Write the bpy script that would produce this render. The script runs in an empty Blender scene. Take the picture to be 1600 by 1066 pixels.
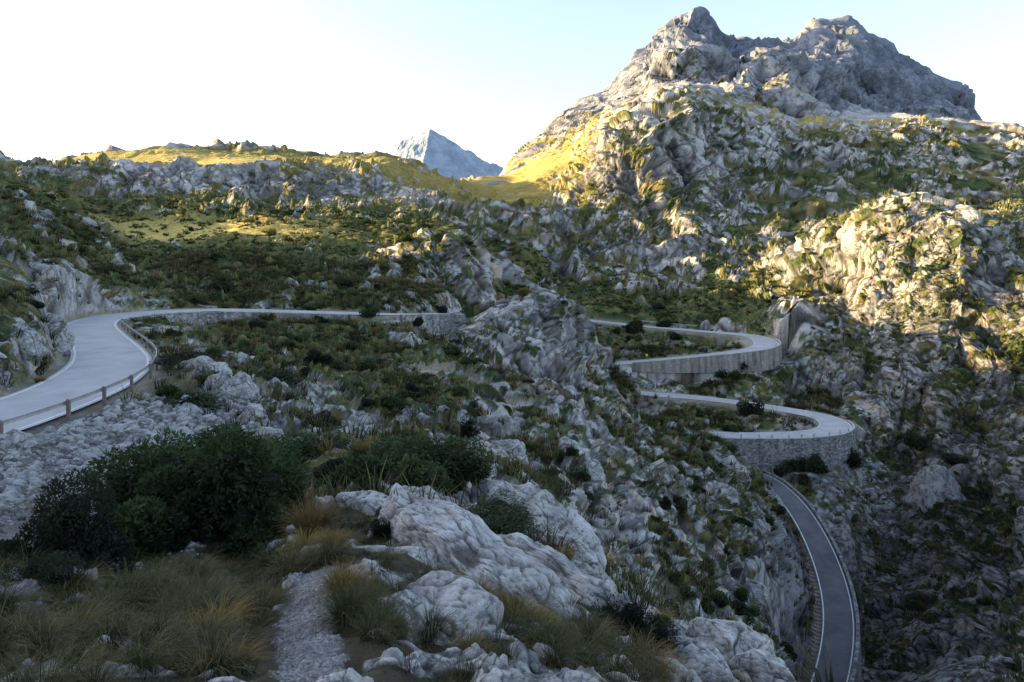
import bpy, math, random, time
import numpy as np
from mathutils import Vector, Matrix, Euler
T0 = time.time()
rng = np.random.default_rng(7)
random.seed(7)
F, H, CX = 1066.7, 400.0, 800.0          # focal length, horizon row and centre column of a 1600 px wide view
scene = bpy.context.scene
COL = scene.collection
f32 = np.float32

# ------------------------------------------------------------------ noise
def h32(x, y, z, seed):
    h = (x.astype(np.uint32) * np.uint32(0x8da6b343)) ^ (y.astype(np.uint32) * np.uint32(0xd8163841)) ^ (z.astype(np.uint32) * np.uint32(0xcb1ab31f)) ^ np.uint32((seed * 0x9E3779B1) & 0xffffffff)
    h ^= h >> np.uint32(15); h *= np.uint32(0x2c1b3c6d); h ^= h >> np.uint32(12); h *= np.uint32(0x297a2d39); h ^= h >> np.uint32(15)
    return h
G3 = np.array([[1,1,0],[-1,1,0],[1,-1,0],[-1,-1,0],[1,0,1],[-1,0,1],[1,0,-1],[-1,0,-1],[0,1,1],[0,-1,1],[0,1,-1],[0,-1,-1],[1,1,0],[-1,1,0],[0,-1,1],[0,-1,-1]], f32)
def perlin(x, y, z, seed=0):
    out = np.empty(x.shape, f32)
    xf, yf, zf, of = x.ravel(), y.ravel(), z.ravel(), out.ravel()
    for a in range(0, xf.size, 200000):
        s = slice(a, a + 200000)
        X, Y, Z = xf[s], yf[s], zf[s]
        ix, iy, iz = np.floor(X).astype(np.int32), np.floor(Y).astype(np.int32), np.floor(Z).astype(np.int32)
        fx, fy, fz = (X - ix).astype(f32), (Y - iy).astype(f32), (Z - iz).astype(f32)
        u, v, w = (t * t * t * (t * (t * 6 - 15) + 10) for t in (fx, fy, fz))
        acc = 0
        for dx in (0, 1):
            wx = u if dx else 1 - u
            for dy in (0, 1):
                wy = v if dy else 1 - v
                for dz in (0, 1):
                    g = G3[h32(ix + dx, iy + dy, iz + dz, seed) & np.uint32(15)]
                    acc = acc + wx * wy * (w if dz else 1 - w) * (g[:, 0] * (fx - dx) + g[:, 1] * (fy - dy) + g[:, 2] * (fz - dz))
        of[s] = acc
    return out
def fbm(x, y, z, oct=4, seed=0, gain=0.5):
    a, s, t = 1.0, 0, 0.0
    for k in range(oct):
        s = s + a * perlin(x * 2 ** k, y * 2 ** k, z * 2 ** k, seed + k); t += a; a *= gain
    return s / t
def worley(x, y, z, seed=0):
    n = x.size
    F1 = np.empty(n, f32); F2 = np.empty(n, f32); ID = np.empty(n, np.uint32)
    for a in range(0, n, 150000):
        s = slice(a, a + 150000)
        X, Y, Z = x[s], y[s], z[s]
        ix, iy, iz = np.floor(X).astype(np.int32), np.floor(Y).astype(np.int32), np.floor(Z).astype(np.int32)
        f1 = np.full(X.size, 9, f32); f2 = f1.copy(); idd = np.zeros(X.size, np.uint32)
        for dx in (-1, 0, 1):
            for dy in (-1, 0, 1):
                for dz in (-1, 0, 1):
                    h = h32(ix + dx, iy + dy, iz + dz, seed)
                    px = ix + dx + (h & np.uint32(1023)).astype(f32) / 1023
                    py = iy + dy + ((h >> np.uint32(10)) & np.uint32(1023)).astype(f32) / 1023
                    pz = iz + dz + ((h >> np.uint32(20)) & np.uint32(1023)).astype(f32) / 1023
                    d = (X - px) ** 2 + (Y - py) ** 2 + (Z - pz) ** 2
                    m = d < f1
                    f2 = np.where(m, f1, np.minimum(f2, d)); f1 = np.where(m, d, f1); idd = np.where(m, h, idd)
        F1[s] = np.sqrt(f1); F2[s] = np.sqrt(f2); ID[s] = idd
    return F1, F2, ID
def sstep(a, b, x):
    t = np.clip((x - a) / (b - a), 0, 1); return t * t * (3 - 2 * t)
def idf(ID, k=0):
    h = ID * np.uint32(2654435761) + np.uint32(k * 977 + 13)
    h ^= h >> np.uint32(13); h *= np.uint32(0x5bd1e995); h ^= h >> np.uint32(15)
    return (h & np.uint32(65535)).astype(f32) / 65535

# ------------------------------------------------------------------ terrain profiles: (distance, row) seen from the viewpoint
TAIL = [(2600, 412), (6000, 421)]
FAR_L = lambda y: [(900, y)]
COLS = {
 -9000: [(1.5,2178),(3,400),(5,-2374),(8,-3868),(12,-3868),(18,-3038),(30,-1734),(60,-490),(200,240),(700,380)],  # unseen ridge left of the view, shaped to cast shade on the near slope
 -5000: [(1.5,1538),(3,1467),(5,400),(8,-1200),(12,-2090),(18,-2267),(28,-1810),(45,-1020),(80,-267),(200,240),(700,370)],
 -2600: [(1.5,1538),(3,1060),(5,800),(8,560),(12,330),(18,60),(26,-300),(36,-800),(50,-1150),(70,-1200),(110,-700),(200,-100),(400,180),(700,300)],  # same unseen ridge, raised for its shadow
 -1000: [(1.5,1538),(3,1130),(5,950),(8,800),(12,690),(16,580),(22,480),(30,330),(42,130),(60,-130),(85,-330),(120,-330),(180,-80),(300,140),(500,240),(800,330)],
 -300: [(1.5,1538),(3,1180),(4.2,1060),(6,950),(8,880),(12,795),(16,745),(22,695),(30,640),(36,590),(45,500),(55,430),(75,350),(110,250),(160,195),(210,215),(270,240),(400,248),(480,240),(700,300)],
 0: [(1.5,1538),(2.8,1220),(4.2,1066),(6,960),(8,890),(12,812),(16,765),(22,715),(28,684),(32,668),(37,636),(40,615),(42,580),(44,535),(49,500),(58,465),(68,435),(82,398),(105,345),(140,302),(190,308),(260,298),(330,282),(400,257),(600,300)],
 100: [(1.5,1538),(2.8,1220),(4.2,1066),(6,965),(8,903),(12,835),(17,775),(24,714),(30,674),(36,645),(44,600),(50,572),(51,550),(55,520),(62,495),(75,468),(95,430),(125,388),(165,358),(225,338),(300,320),(370,292),(420,268),(480,252),(700,295)],
 200: [(1.5,1538),(2.8,1220),(4.2,1066),(6,985),(8,925),(12,855),(18,775),(26,704),(34,654),(42,607),(52,568),(65,534),(85,506),(98,488),(112,462),(140,432),(200,395),(248,384),(290,350),(350,322),(385,307),(402,270),(480,255),(560,240),(800,290)],
 300: [(1.5,1538),(2.8,1220),(4.2,1066),(6,990),(9,905),(14,805),(20,738),(28,688),(36,645),(46,600),(62,556),(80,538),(100,520),(113,508),(118,487),(126,478),(160,440),(220,400),(255,380),(292,348),(350,325),(385,310),(405,268),(480,252),(570,235),(800,290)],
 400: [(1.5,1538),(2.8,1220),(4.2,1066),(6,1000),(9,910),(13,833),(18,772),(24,718),(30,690),(38,645),(50,603),(65,572),(85,545),(105,517),(118,504),(122,484),(138,470),(170,430),(230,395),(265,368),(295,348),(350,330),(395,310),(415,265),(500,250),(600,239),(800,290)],
 500: [(1.5,1538),(2.8,1220),(4.2,1066),(5.5,990),(7.5,900),(10,843),(14,792),(19,750),(26,710),(34,672),(46,632),(60,602),(80,562),(100,530),(115,505),(123,488),(135,470),(180,430),(240,390),(290,355),(350,330),(400,300),(420,270),(500,255),(600,243),(800,290)],
 600: [(1.5,1538),(2.8,1220),(4.2,1066),(6,960),(8,885),(11,822),(15,777),(20,747),(26,727),(36,705),(50,672),(62,642),(75,612),(90,572),(105,540),(118,510),(126,491),(138,475),(180,440),(230,405),(280,370),(340,335),(400,320),(440,275),(520,255),(590,247),(800,300)],
 700: [(1.5,1538),(3,1220),(4.4,1080),(6,1000),(8,930),(10,873),(13,820),(17,775),(22,747),(28,737),(36,735),(44,692),(50,652),(60,647),(75,632),(90,602),(100,585),(107,570),(118,545),(130,520),(142,499),(150,489),(163,470),(185,450),(203,372),(240,372),(300,360),(360,340),(430,320),(480,300),(560,282),(800,320)],
 750: [(1.5,1538),(3,1220),(4.5,1070),(6.5,990),(8.5,930),(11,880),(14,840),(18,792),(24,748),(30,748),(40,722),(50,667),(56,646),(70,640),(85,625),(98,605),(105,590),(112,575),(122,530),(134,490),(150,484),(170,490),(200,462),(225,420),(260,400),(320,390),(400,345),(480,310),(600,285),(720,277),(900,320)],
 800: [(1.5,1538),(3,1220),(4.5,1066),(6.5,1000),(8.5,940),(11,890),(14,848),(18,803),(23,767),(30,768),(45,722),(58,692),(72,667),(85,645),(95,625),(102,605),(112,580),(122,530),(132,490),(143,470),(155,480),(170,497),(195,497),(220,480),(245,455),(300,420),(340,385),(420,335),(520,300),(700,282),(1000,250),(1400,330)],
 850: [(1.5,1538),(3,1220),(5,1066),(7,1010),(10,940),(13,890),(16,852),(20,825),(28,815),(45,752),(60,702),(75,672),(88,655),(98,630),(108,600),(118,575),(128,520),(140,467),(150,475),(165,500),(200,520),(230,495),(245,480),(290,445),(340,400),(400,350),(480,310),(620,275),(850,240),(1100,200),(1500,330)],
 900: [(1.5,1538),(3,1220),(5.5,1066),(8,1000),(11,935),(14,893),(17,882),(25,885),(35,852),(45,795),(58,725),(72,688),(85,680),(100,652),(115,617),(128,582),(138,535),(147,492),(156,500),(170,540),(188,590),(193,572),(215,530),(235,499),(248,487),(280,462),(330,430),(375,388),(420,330),(470,300),(560,270),(750,235),(1000,198),(1200,166),(1600,300)],
 950: [(1.5,1538),(3,1250),(6,1066),(9,1010),(12,952),(15,927),(20,935),(35,905),(48,850),(60,790),(75,740),(90,700),(105,660),(120,625),(130,604),(142,580),(150,590),(175,603),(188,598),(193,568),(215,530),(231,504),(245,488),(285,462),(340,420),(375,390),(400,350),(430,250),(465,215),(600,203),(800,185),(1100,165),(1250,134),(1700,300)],
 1000: [(1.5,1538),(3,1250),(7,1066),(10,1010),(13,967),(16,962),(25,975),(40,940),(52,890),(65,830),(80,770),(95,720),(110,680),(122,645),(132,622),(142,613),(150,635),(172,640),(180,614),(187,602),(193,563),(212,535),(228,510),(242,495),(280,467),(330,430),(375,380),(402,320),(430,225),(460,188),(600,177),(800,165),(1000,152),(1080,142),(1180,110),(1400,84),(1800,300)],
 1050: [(1.5,1538),(3,1300),(8,1066),(11,1015),(14,988),(17,988),(30,1000),(45,960),(58,900),(72,840),(88,780),(105,720),(118,690),(126,670),(140,680),(165,670),(172,640),(178,618),(186,605),(191,587),(193,560),(210,540),(218,525),(225,514),(240,498),(285,470),(335,425),(385,370),(425,300),(452,225),(485,180),(620,165),(850,142),(1010,142),(1100,83),(1200,86),(1320,75),(1450,40),(1900,300)],
 1085: [(1.5,1538),(3,1300),(9,1066),(12,1022),(15,1008),(20,1030),(40,1005),(55,945),(70,885),(85,825),(100,765),(115,718),(124,692),(132,698),(145,730),(148,720),(152,679),(160,665),(168,640),(176,621),(184,602),(191,583),(193,557),(206,540),(214,530),(222,517),(236,500),(280,470),(335,422),(388,362),(435,295),(480,235),(540,190),(640,170),(850,142),(1010,141),(1090,86),(1200,86),(1330,70),(1480,28),(1900,300)],
 1110: [(1.5,1538),(3,1330),(9,1070),(12,1028),(15,1015),(20,1045),(40,1015),(55,955),(70,895),(85,835),(100,775),(115,722),(125,697),(132,702),(145,735),(148,720),(152,679),(160,665),(168,642),(176,623),(184,600),(191,581),(193,555),(206,540),(214,529),(221,518),(235,500),(270,470),(330,420),(390,360),(450,290),(520,237),(620,190),(850,148),(1010,146),(1100,92),(1200,95),(1320,85),(1500,45),(1900,300)],
 1150: [(1.5,1538),(3,1330),(9,1085),(12,1048),(15,1042),(20,1075),(40,1042),(55,990),(70,930),(85,870),(100,802),(115,757),(128,730),(138,733),(146,730),(149,720),(151,680),(160,662),(166,645),(172,629),(182,600),(191,578),(194,550),(204,538),(215,522),(230,505),(255,480),(290,452),(325,430),(400,360),(480,300),(560,240),(700,190),(900,160),(1050,130),(1150,108),(1250,115),(1450,90),(1600,66),(2000,300)],
 1200: [(1.5,1538),(3,1360),(10,1095),(13,1064),(17,1085),(40,1072),(60,1012),(75,950),(90,880),(105,820),(120,785),(132,762),(142,746),(147,728),(150,681),(160,662),(170,636),(176,620),(185,592),(194,570),(201,538),(212,525),(225,500),(250,475),(290,440),(350,390),(430,330),(520,270),(620,228),(750,192),(900,168),(1050,112),(1120,92),(1250,96),(1450,88),(1650,70),(2000,300)],
 1240: [(1.5,1538),(3,1380),(12,1087),(16,1110),(40,1110),(70,1060),(85,1000),(100,930),(115,860),(124,815),(130,790),(140,745),(146,728),(150,682),(158,665),(166,645),(177,632),(186,590),(200,520),(212,470),(222,470),(255,445),(275,435),(300,410),(360,375),(450,312),(550,262),(680,215),(800,192),(950,168),(1050,122),(1130,97),(1300,100),(1500,90),(1700,68),(2000,300)],
 1270: [(1.5,1538),(3,1400),(12,1095),(20,1130),(40,1130),(75,1090),(92,1035),(108,925),(120,850),(124,835),(134,790),(142,748),(148,720),(153,678),(160,662),(168,648),(178,628),(188,600),(202,530),(238,470),(260,390),(275,372),(310,395),(360,370),(450,310),(550,260),(680,212),(800,190),(950,170),(1050,135),(1150,115),(1300,100),(1500,60),(1600,48),(2000,300)],
 1300: [(1.5,1538),(3,1420),(13,1105),(30,1165),(80,1115),(92,1068),(103,965),(111,900),(118,885),(126,850),(135,800),(143,755),(150,715),(157,671),(168,655),(178,622),(195,560),(222,500),(240,425),(258,352),(275,347),(330,372),(400,345),(480,300),(570,255),(700,207),(800,190),(950,187),(1100,165),(1180,115),(1350,85),(1560,39),(2000,300)],
 1350: [(1.5,1538),(3,1450),(14,1150),(40,1190),(85,1120),(98,1066),(108,1010),(116,955),(126,885),(137,820),(147,765),(157,710),(168,655),(180,610),(195,550),(208,495),(222,420),(240,327),(262,325),(330,350),(410,335),(490,290),(580,247),(710,206),(815,188),(950,192),(1150,180),(1250,125),(1400,85),(1550,55),(2000,300)],
 1400: [(1.5,1538),(3,1500),(8,1260),(15,1190),(40,1210),(70,1160),(90,1095),(100,1050),(115,960),(130,870),(145,790),(160,712),(172,645),(182,582),(190,535),(205,470),(217,400),(231,313),(262,318),(330,340),(420,322),(500,280),(600,240),(720,206),(820,187),(950,193),(1180,185),(1280,140),(1500,84),(2000,300)],
 1500: [(1.5,1538),(3,1500),(8,1280),(20,1220),(60,1160),(80,1100),(92,1050),(105,962),(120,872),(135,800),(150,730),(160,660),(170,602),(178,560),(187,505),(194,470),(204,400),(215,338),(262,335),(330,347),(420,322),(520,272),(640,237),(760,212),(900,199),(1000,206),(1180,195),(1260,165),(1350,147),(1900,300)],
 1530: [(1.5,1538),(3,1500),(8,1280),(20,1220),(60,1160),(80,1095),(90,1050),(104,962),(119,872),(134,797),(149,728),(160,658),(169,600),(177,542),(186,500),(192,472),(202,410),(213,355),(264,348),(330,350),(420,320),(530,270),(650,235),(780,212),(910,200),(1050,210),(1250,205),(1330,196),(1900,300)],
 1560: [(1.5,1538),(3,1500),(8,1280),(20,1210),(60,1150),(78,1090),(88,1050),(102,962),(117,872),(132,794),(147,725),(162,655),(168,597),(176,540),(183,495),(189,455),(200,428),(220,400),(265,380),(330,354),(425,315),(540,268),(670,232),(800,212),(870,205),(1100,235),(1900,300)],
 1600: [(1.5,1538),(3,1500),(8,1280),(20,1200),(60,1140),(75,1090),(85,1055),(100,962),(115,872),(130,790),(145,722),(160,652),(167,592),(173,540),(178,500),(185,452),(198,430),(240,402),(330,360),(430,310),(560,265),(700,232),(850,215),(1100,245),(1900,310)],
 1900: [(1.5,1538),(3,1500),(8,1280),(20,1150),(60,1020),(80,950),(100,850),(130,700),(160,580),(200,480),(260,400),(350,340),(450,300),(600,270),(800,245),(1100,280),(1900,330)],
}
COLS[1262] = COLS[1270][:-2] + [(1500, 92), (1700, 71), (2000, 300)]
COLS[1276] = [p for p in COLS[1270] if p[0] < 1150] + [(1150, 115), (1300, 90), (1430, 58), (1560, 42), (2000, 300)]
COLS[1312] = [p for p in COLS[1300] if p[0] < 1500] + [(1560, 37), (2000, 300)]
def pchip(x, y, xq):
    x = np.asarray(x, float); y = np.asarray(y, float)
    h = np.diff(x); d = np.diff(y) / h
    m = np.zeros_like(y)
    for i in range(1, len(x) - 1):
        if d[i-1] * d[i] > 0:
            w1, w2 = 2 * h[i] + h[i-1], h[i] + 2 * h[i-1]
            m[i] = (w1 + w2) / (w1 / d[i-1] + w2 / d[i])
    m[0], m[-1] = d[0], d[-1]
    i = np.clip(np.searchsorted(x, xq) - 1, 0, len(x) - 2)
    t = np.clip((xq - x[i]) / h[i], 0, 1)
    return (2*t**3-3*t**2+1)*y[i] + (t**3-2*t**2+t)*h[i]*m[i] + (-2*t**3+3*t**2)*y[i+1] + (t**3-t**2)*h[i]*m[i+1]
WL = np.linspace(math.log(1.5), math.log(6000), 2600)
CPX = np.array(sorted(COLS), float)
PROF = np.array([pchip(np.log([p[0] for p in COLS[int(c)] + TAIL]), [p[1] for p in COLS[int(c)] + TAIL], WL) for c in CPX])
# resample columns onto a regular fine set of columns
UF = np.concatenate([np.arange(-9000, -2600, 100), np.arange(-2600, -300, 20), np.arange(-300, 1901, 2)]).astype(float)
PF = np.empty((len(UF), len(WL)))
for j in range(len(WL)):
    PF[:, j] = pchip(CPX, PROF[:, j], UF)
def gblur(A, r, ax):
    kk = np.exp(-0.5 * (np.arange(-3 * r, 3 * r + 1) / r) ** 2); kk /= kk.sum()
    Ap = np.pad(A, [(3 * r, 3 * r) if a == ax else (0, 0) for a in (0, 1)], mode='edge'); m_ = A.shape[ax]
    return sum(kk[i] * (Ap[i:i + m_] if ax == 0 else Ap[:, i:i + m_]) for i in range(6 * r + 1))
i3 = int(np.searchsorted(UF, -300))
PF0 = PF.copy(); PF[i3:] = gblur(PF[i3:], 6, 0); PF = gblur(PF, 4, 1); PF0[i3:] = gblur(PF0[i3:], 2, 0)
k9 = sstep(math.log(1000), math.log(1150), WL)[None]; PF = PF * (1 - k9) + PF0 * k9
def base_py(u, w):
    ui = np.interp(u, UF, np.arange(len(UF))); wi = (w - WL[0]) / (WL[1] - WL[0])
    i = np.clip(ui.astype(int), 0, len(UF) - 2); j = np.clip(wi.astype(int), 0, len(WL) - 2)
    a = ui - i; b = np.clip(wi - j, 0, 1)
    return (PF[i, j]*(1-a)*(1-b) + PF[i+1, j]*a*(1-b) + PF[i, j+1]*(1-a)*b + PF[i+1, j+1]*a*b)

# ------------------------------------------------------------------ the road (px, py, D) -> world
def P(px, py, D): return np.array([(px - CX) / F * D, D, (H - py) / F * D])
XYZ = lambda x, y, z: np.array([x, y, z], float)
road_a = [XYZ(-40,2,-7.5), XYZ(-31,14,-7.7), XYZ(-26.2,24,-7.85), XYZ(-25.3,31,-7.95), XYZ(-25.6,36,-8.0), XYZ(-26.4,41.5,-8.05), XYZ(-28.9,48.5,-8.1), XYZ(-32.3,55,-8.2), XYZ(-37.9,63.5,-8.3),
          XYZ(-44.5,73,-8.4), XYZ(-51.2,83,-8.5), XYZ(-56.3,93,-8.7), XYZ(-58.5,103,-8.9), XYZ(-57,112.5,-9.15), XYZ(-50.5,119,-9.4), XYZ(-38,122.5,-10.0), XYZ(-23.8,126,-10.75), XYZ(-16.5,136,-11.6), XYZ(-15,150,-12.6), XYZ(-10,170,-15), XYZ(-2,192,-17.5), XYZ(8,215,-19.8),
          P(890,498,236), P(940,503,234), P(1005,510,229), P(1060,514.5,225), P(1110,519,220), P(1150,522,216), P(1180,526,211), P(1196,533,205), P(1196,541,198.5), P(1172,547.5,194.5), P(1120,554,192.5), P(1060,560,192.5), P(1000,565,192.5), P(940,570,192.5), P(895,578,191)]
road_b = [P(895,578,191), P(873,588,188), P(875,598,185.5), P(900,604,183.5), P(950,608,182), P(1010,615.5,179.5), P(1060,619,177.5), P(1110,623.5,175), P(1160,630,172.5), P(1210,637.5,169.5), P(1255,645,166.5), P(1290,653,163.5), P(1307,663,159), P(1298,673.5,154.5), P(1262,679,152), P(1215,681,151), P(1160,681,151), P(1110,680,152), P(1075,686,152)]
road_c = [P(1075,686,152), P(1048,697,150.5), P(1050,708,148.5), P(1085,720,146.5), P(1140,732,144.5), P(1183,743,142), P(1205,754,139), P(1228,774,133.5), P(1250,800,127), P(1271,835,120.5), P(1288,872,114.5), P(1302,914,108.8), P(1310,960,103), P(1308,1010,97.5), P(1296,1066,92), P(1270,1140,85), P(1240,1220,78)]
def crom(pts, step=0.8):
    out = []
    pts = [pts[0] * 2 - pts[1]] + list(pts) + [pts[-1] * 2 - pts[-2]]
    for i in range(1, len(pts) - 2):
        p0, p1, p2, p3 = pts[i-1:i+3]
        n = max(2, int(np.linalg.norm(p2 - p1) / step))
        for t in np.linspace(0, 1, n, endpoint=False):
            out.append(0.5 * ((2*p1) + (p2-p0)*t + (2*p0-5*p1+4*p2-p3)*t*t + (3*p1-p0-3*p2+p3)*t**3))
    out.append(pts[-2])
    return np.array(out)
ROAD = crom(road_a + road_b[1:] + road_c[1:])
for _ in range(12):                                                    # ease kinks
    ROAD[1:-1] = 0.25 * ROAD[:-2] + 0.5 * ROAD[1:-1] + 0.25 * ROAD[2:]
tan = np.gradient(ROAD[:, :2], axis=0); tan /= np.linalg.norm(tan, axis=1)[:, None] + 1e-9
NRM = np.stack([tan[:, 1], -tan[:, 0]], 1)                             # to the right of travel
dth = np.gradient(np.unwrap(np.arctan2(tan[:, 1], tan[:, 0])))
curv = np.abs(np.convolve(dth, np.ones(9) / 9, 'same')) / 0.8
HW = 2.3 + np.clip(curv * 12, 0, 0.9)
HW[int(np.argmin(np.sum((ROAD - P(1160,737,143)) ** 2, 1))):] = 1.95
HW = np.convolve(np.pad(HW, 10, mode='edge'), np.ones(21) / 21, 'valid')
ROADPX = CX + ROAD[:, 0] / ROAD[:, 1].clip(5) * F
def road_index(px, py, D):
    q = P(px, py, D); return int(np.argmin(np.sum((ROAD[:, :3] - q) ** 2, axis=1)))
# retaining walls: (start idx, end idx, side +1 right / -1 left, height at each knot)
def seg(a, b): return road_index(*a), road_index(*b)
WALLS = []
i0, i1 = int(np.argmin(np.abs(ROAD[:, 1] - 92)[:400])), int(np.argmin(np.hypot(ROAD[:, 0] + 30, ROAD[:, 1] - 124)))
WALLS.append(dict(a=i0, b=i1, side=1, h=[1.2, 2.6, 3.0, 3.0, 2.4, 1.0], name='left'))
i0, i1 = int(np.argmin(np.hypot(ROAD[:, 0] + 22, ROAD[:, 1] - 127))), int(np.argmin(np.hypot(ROAD[:, 0] + 15.0, ROAD[:, 1] - 151)))
WALLS.append(dict(a=i0, b=i1, side=1, h=[0.9, 1.9, 2.0, 1.4, 0.6, 0.3], name='mid'))
i0, i1 = seg((1192,530,207), (985,566,192.5))
WALLS.append(dict(a=i0, b=i1, side=0, h=[3.4, 4.2, 3.4, 2.6, 1.8, 0.6], name='upper'))
i0, i1 = seg((1307,660,160.5), (1095,683,152))
WALLS.append(dict(a=i0, b=i1, side=0, h=[2.2, 3.4, 5.2, 5.8, 5.6, 4.5, 3.0], name='lower'))
i0, i1 = seg((1183,743,142), (1296,1066,92))
WALLS.append(dict(a=i0, b=i1, side=-1, h=[1.5, 2.0, 2.0, 2.0], name='parapet'))
for w in WALLS:                                                        # hairpins: the wall stands on the outside of the bend
    if w['side'] == 0:
        s = float(np.sum(dth[w['a']:w['b']])); w['side'] = -1 if s < 0 else 1
        # turning right (s<0): the outside is the left
    m = np.arange(w['a'], w['b'] + 1); w['idx'] = m
    w['hh'] = np.interp(np.linspace(0, 1, len(m)), np.linspace(0, 1, len(w['h'])), w['h'])
WALLSIDE = np.zeros(len(ROAD)); WALLH = np.zeros(len(ROAD))
for w in WALLS:
    WALLSIDE[w['idx']] = w['side']; WALLH[w['idx']] = w['hh']
def near_road(x, y, z):
    n = x.size
    dist = np.empty(n, f32); idx = np.empty(n, np.int32)
    R = ROAD[::2].astype(f32); b2 = (R[:, :2] ** 2).sum(1)
    for a in range(0, n, 40000):
        s = slice(a, a + 40000)
        q = np.stack([x[s], y[s]], 1).astype(f32)
        d = (q ** 2).sum(1)[:, None] + b2[None] - 2 * q @ R[:, :2].T
        d = d + (0.35 * (z[s].astype(f32)[:, None] - R[None, :, 2])) ** 2
        k = np.argmin(d, 1); idx[s] = k * 2
    for _ in (0,):                                                     # refine between neighbours
        best = None
        for o in (-1, 0, 1):
            k = np.clip(idx + o, 0, len(ROAD) - 1)
            d = (x - ROAD[k, 0]) ** 2 + (y - ROAD[k, 1]) ** 2
            if best is None: best, bi = d, k
            else:
                m = d < best; best = np.where(m, d, best); bi = np.where(m, k, bi)
    sd = (x - ROAD[bi, 0]) * NRM[bi, 0] + (y - ROAD[bi, 1]) * NRM[bi, 1]
    return np.sqrt(best), sd, bi

# ------------------------------------------------------------------ terrain grid
U = np.concatenate([np.arange(-9000, -2600, 100), np.arange(-2600, -300, 25), np.arange(-300, -20, 5), np.arange(-20, 1622, 1.5), np.arange(1624, 1901, 6)]).astype(float)
NR = 2200
wi = WL
PB = base_py(np.repeat(U[:, None], len(WL), 1), np.repeat(WL[None], len(U), 0))
dpy = np.diff(PB, axis=1)
met = np.where(dpy < 0, -dpy, dpy * 0.15) + 0.42 * (WL[1:] > math.log(12)) * (WL[1:] < math.log(1400)) + 0.05
met[:, WL[1:] > math.log(2000)] = 0.015
met[:, WL[1:] < math.log(3)] *= 0.3
vis = np.minimum.accumulate(PB, axis=1)[:, 1:] + 25 < PB[:, 1:]        # well hidden behind nearer ground
met[vis] *= 0.25
off = (PB[:, 1:] > 1110); met[off] *= 0.25
cum = np.concatenate([np.zeros((len(U), 1)), np.cumsum(met, 1)], 1)
cum /= cum[:, -1:]
k = np.exp(-0.5 * (np.arange(-15, 16) / 6.0) ** 2); k /= k.sum()
cp = np.pad(cum, ((15, 15), (0, 0)), mode='edge')
cum = sum(k[i] * cp[i:i + len(U)] for i in range(31))
W = np.empty((len(U), NR))
q = np.linspace(0, 1, NR)
for i in range(len(U)): W[i] = np.interp(q, cum[i] / cum[i, -1], WL)
UU = np.repeat(U[:, None], NR, 1)
D = np.exp(W)
X0 = (UU - CX) / F * D
# irregular edges: warp the lookup sideways by noise in the plan
wp = fbm((X0 / (D * 0.22)).astype(f32), (W * 5).astype(f32), np.zeros_like(W, f32), 3, 11)
warp_amt = (np.where(D > 30, np.where(D > 300, 30.0, 16.0), 8.0) * sstep(3, 12, D)) * (1 - 0.95 * sstep(600, 900, D))
PYb = base_py(UU + wp * warp_amt, W + 0.03 * fbm((UU / 90).astype(f32), (W * 7).astype(f32), np.ones_like(W, f32), 3, 12) * sstep(6, 20, D))
Z0 = (H - PYb) / F * D
print('grid', D.shape, time.time() - T0)
# shape (n,)
x, y, z = X0.ravel(), D.ravel(), Z0.ravel()
n = x.size
Dv, Uv = y, UU.ravel()
nearm = (Dv < 262)
rd = np.full(n, 999.0); rs = np.zeros(n); ri = np.zeros(n, int)
a_, b_, c_ = near_road(x[nearm], y[nearm], z[nearm])
rd[nearm], rs[nearm], ri[nearm] = a_, b_, c_
hw = HW[ri]; rz = ROAD[ri, 2]
ws = WALLSIDE[ri]; wh = WALLH[ri]
onwall = (ws != 0) & (np.sign(rs) == ws)
zb = z.copy()
# plain shoulder
e = rd - hw
blend = 1 - sstep(0.7, 6.0, e)
z_sh = rz - 0.10 - 0.05 * np.clip(e, 0, 3)
ck = 1 - sstep(0.7, np.where(ri > int(len(ROAD) * .75), 5.2, 3.4), e)
zs = np.where(zb < rz, zb * (1 - blend) + z_sh * blend, zb * (1 - ck) + z_sh * ck)
# below a wall
tgt = np.minimum(zb, rz - wh) - 0.7
bl = 1 - sstep(3.0, 11.0, e)
zw = np.where(e < 0.55, rz - 0.10, zb * (1 - bl) + tgt * bl)
z = np.where(rd > 20, zb, np.where(onwall, zw, zs))
near_side = (rd < 12) & (y < ROAD[ri, 1]) & (np.abs(NRM[ri, 1]) > 0.45) & (Dv > 60)
front = (rd < 16) & (y < ROAD[ri, 1] - 0.5) & (np.abs(NRM[ri, 1]) > 0.45) & (Dv > 60) & ~onwall
z = np.where(front, z - 1.1 * sstep(0.8, 2.0, e) * (1 - sstep(4, 13, e)), z)
roadmask = 1 - sstep(0.6, 2.2, e); roadmask[rd > 20] = 0; roadmask = np.where(onwall & (e > 0.45), 0, roadmask)
roadcore = (e < 0.9) & (rd < 20)
Z1 = z.reshape(D.shape)
def grid_normal(X, Y, Z):
    pts = np.stack([X, Y, Z], -1)
    du = np.gradient(pts, axis=0); dv = np.gradient(pts, axis=1)
    nn = np.cross(du, dv); nn /= np.linalg.norm(nn, axis=-1, keepdims=True) + 1e-12
    nn *= np.sign(nn[..., 2:3] + 1e-9)
    return nn
def blur(A, r):
    kk = np.exp(-0.5 * (np.arange(-2*r, 2*r + 1) / r) ** 2); kk /= kk.sum()
    for ax in (0, 1):
        pad = [(0, 0)] * A.ndim; pad[ax] = (2*r, 2*r)
        Ap = np.pad(A, pad, mode='edge'); m = A.shape[ax]
        A = sum(kk[i] * (Ap[i:i + m] if ax == 0 else Ap[:, i:i + m]) for i in range(4*r + 1))
    return A
N = grid_normal(X0, D, blur(Z1, 3))
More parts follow.
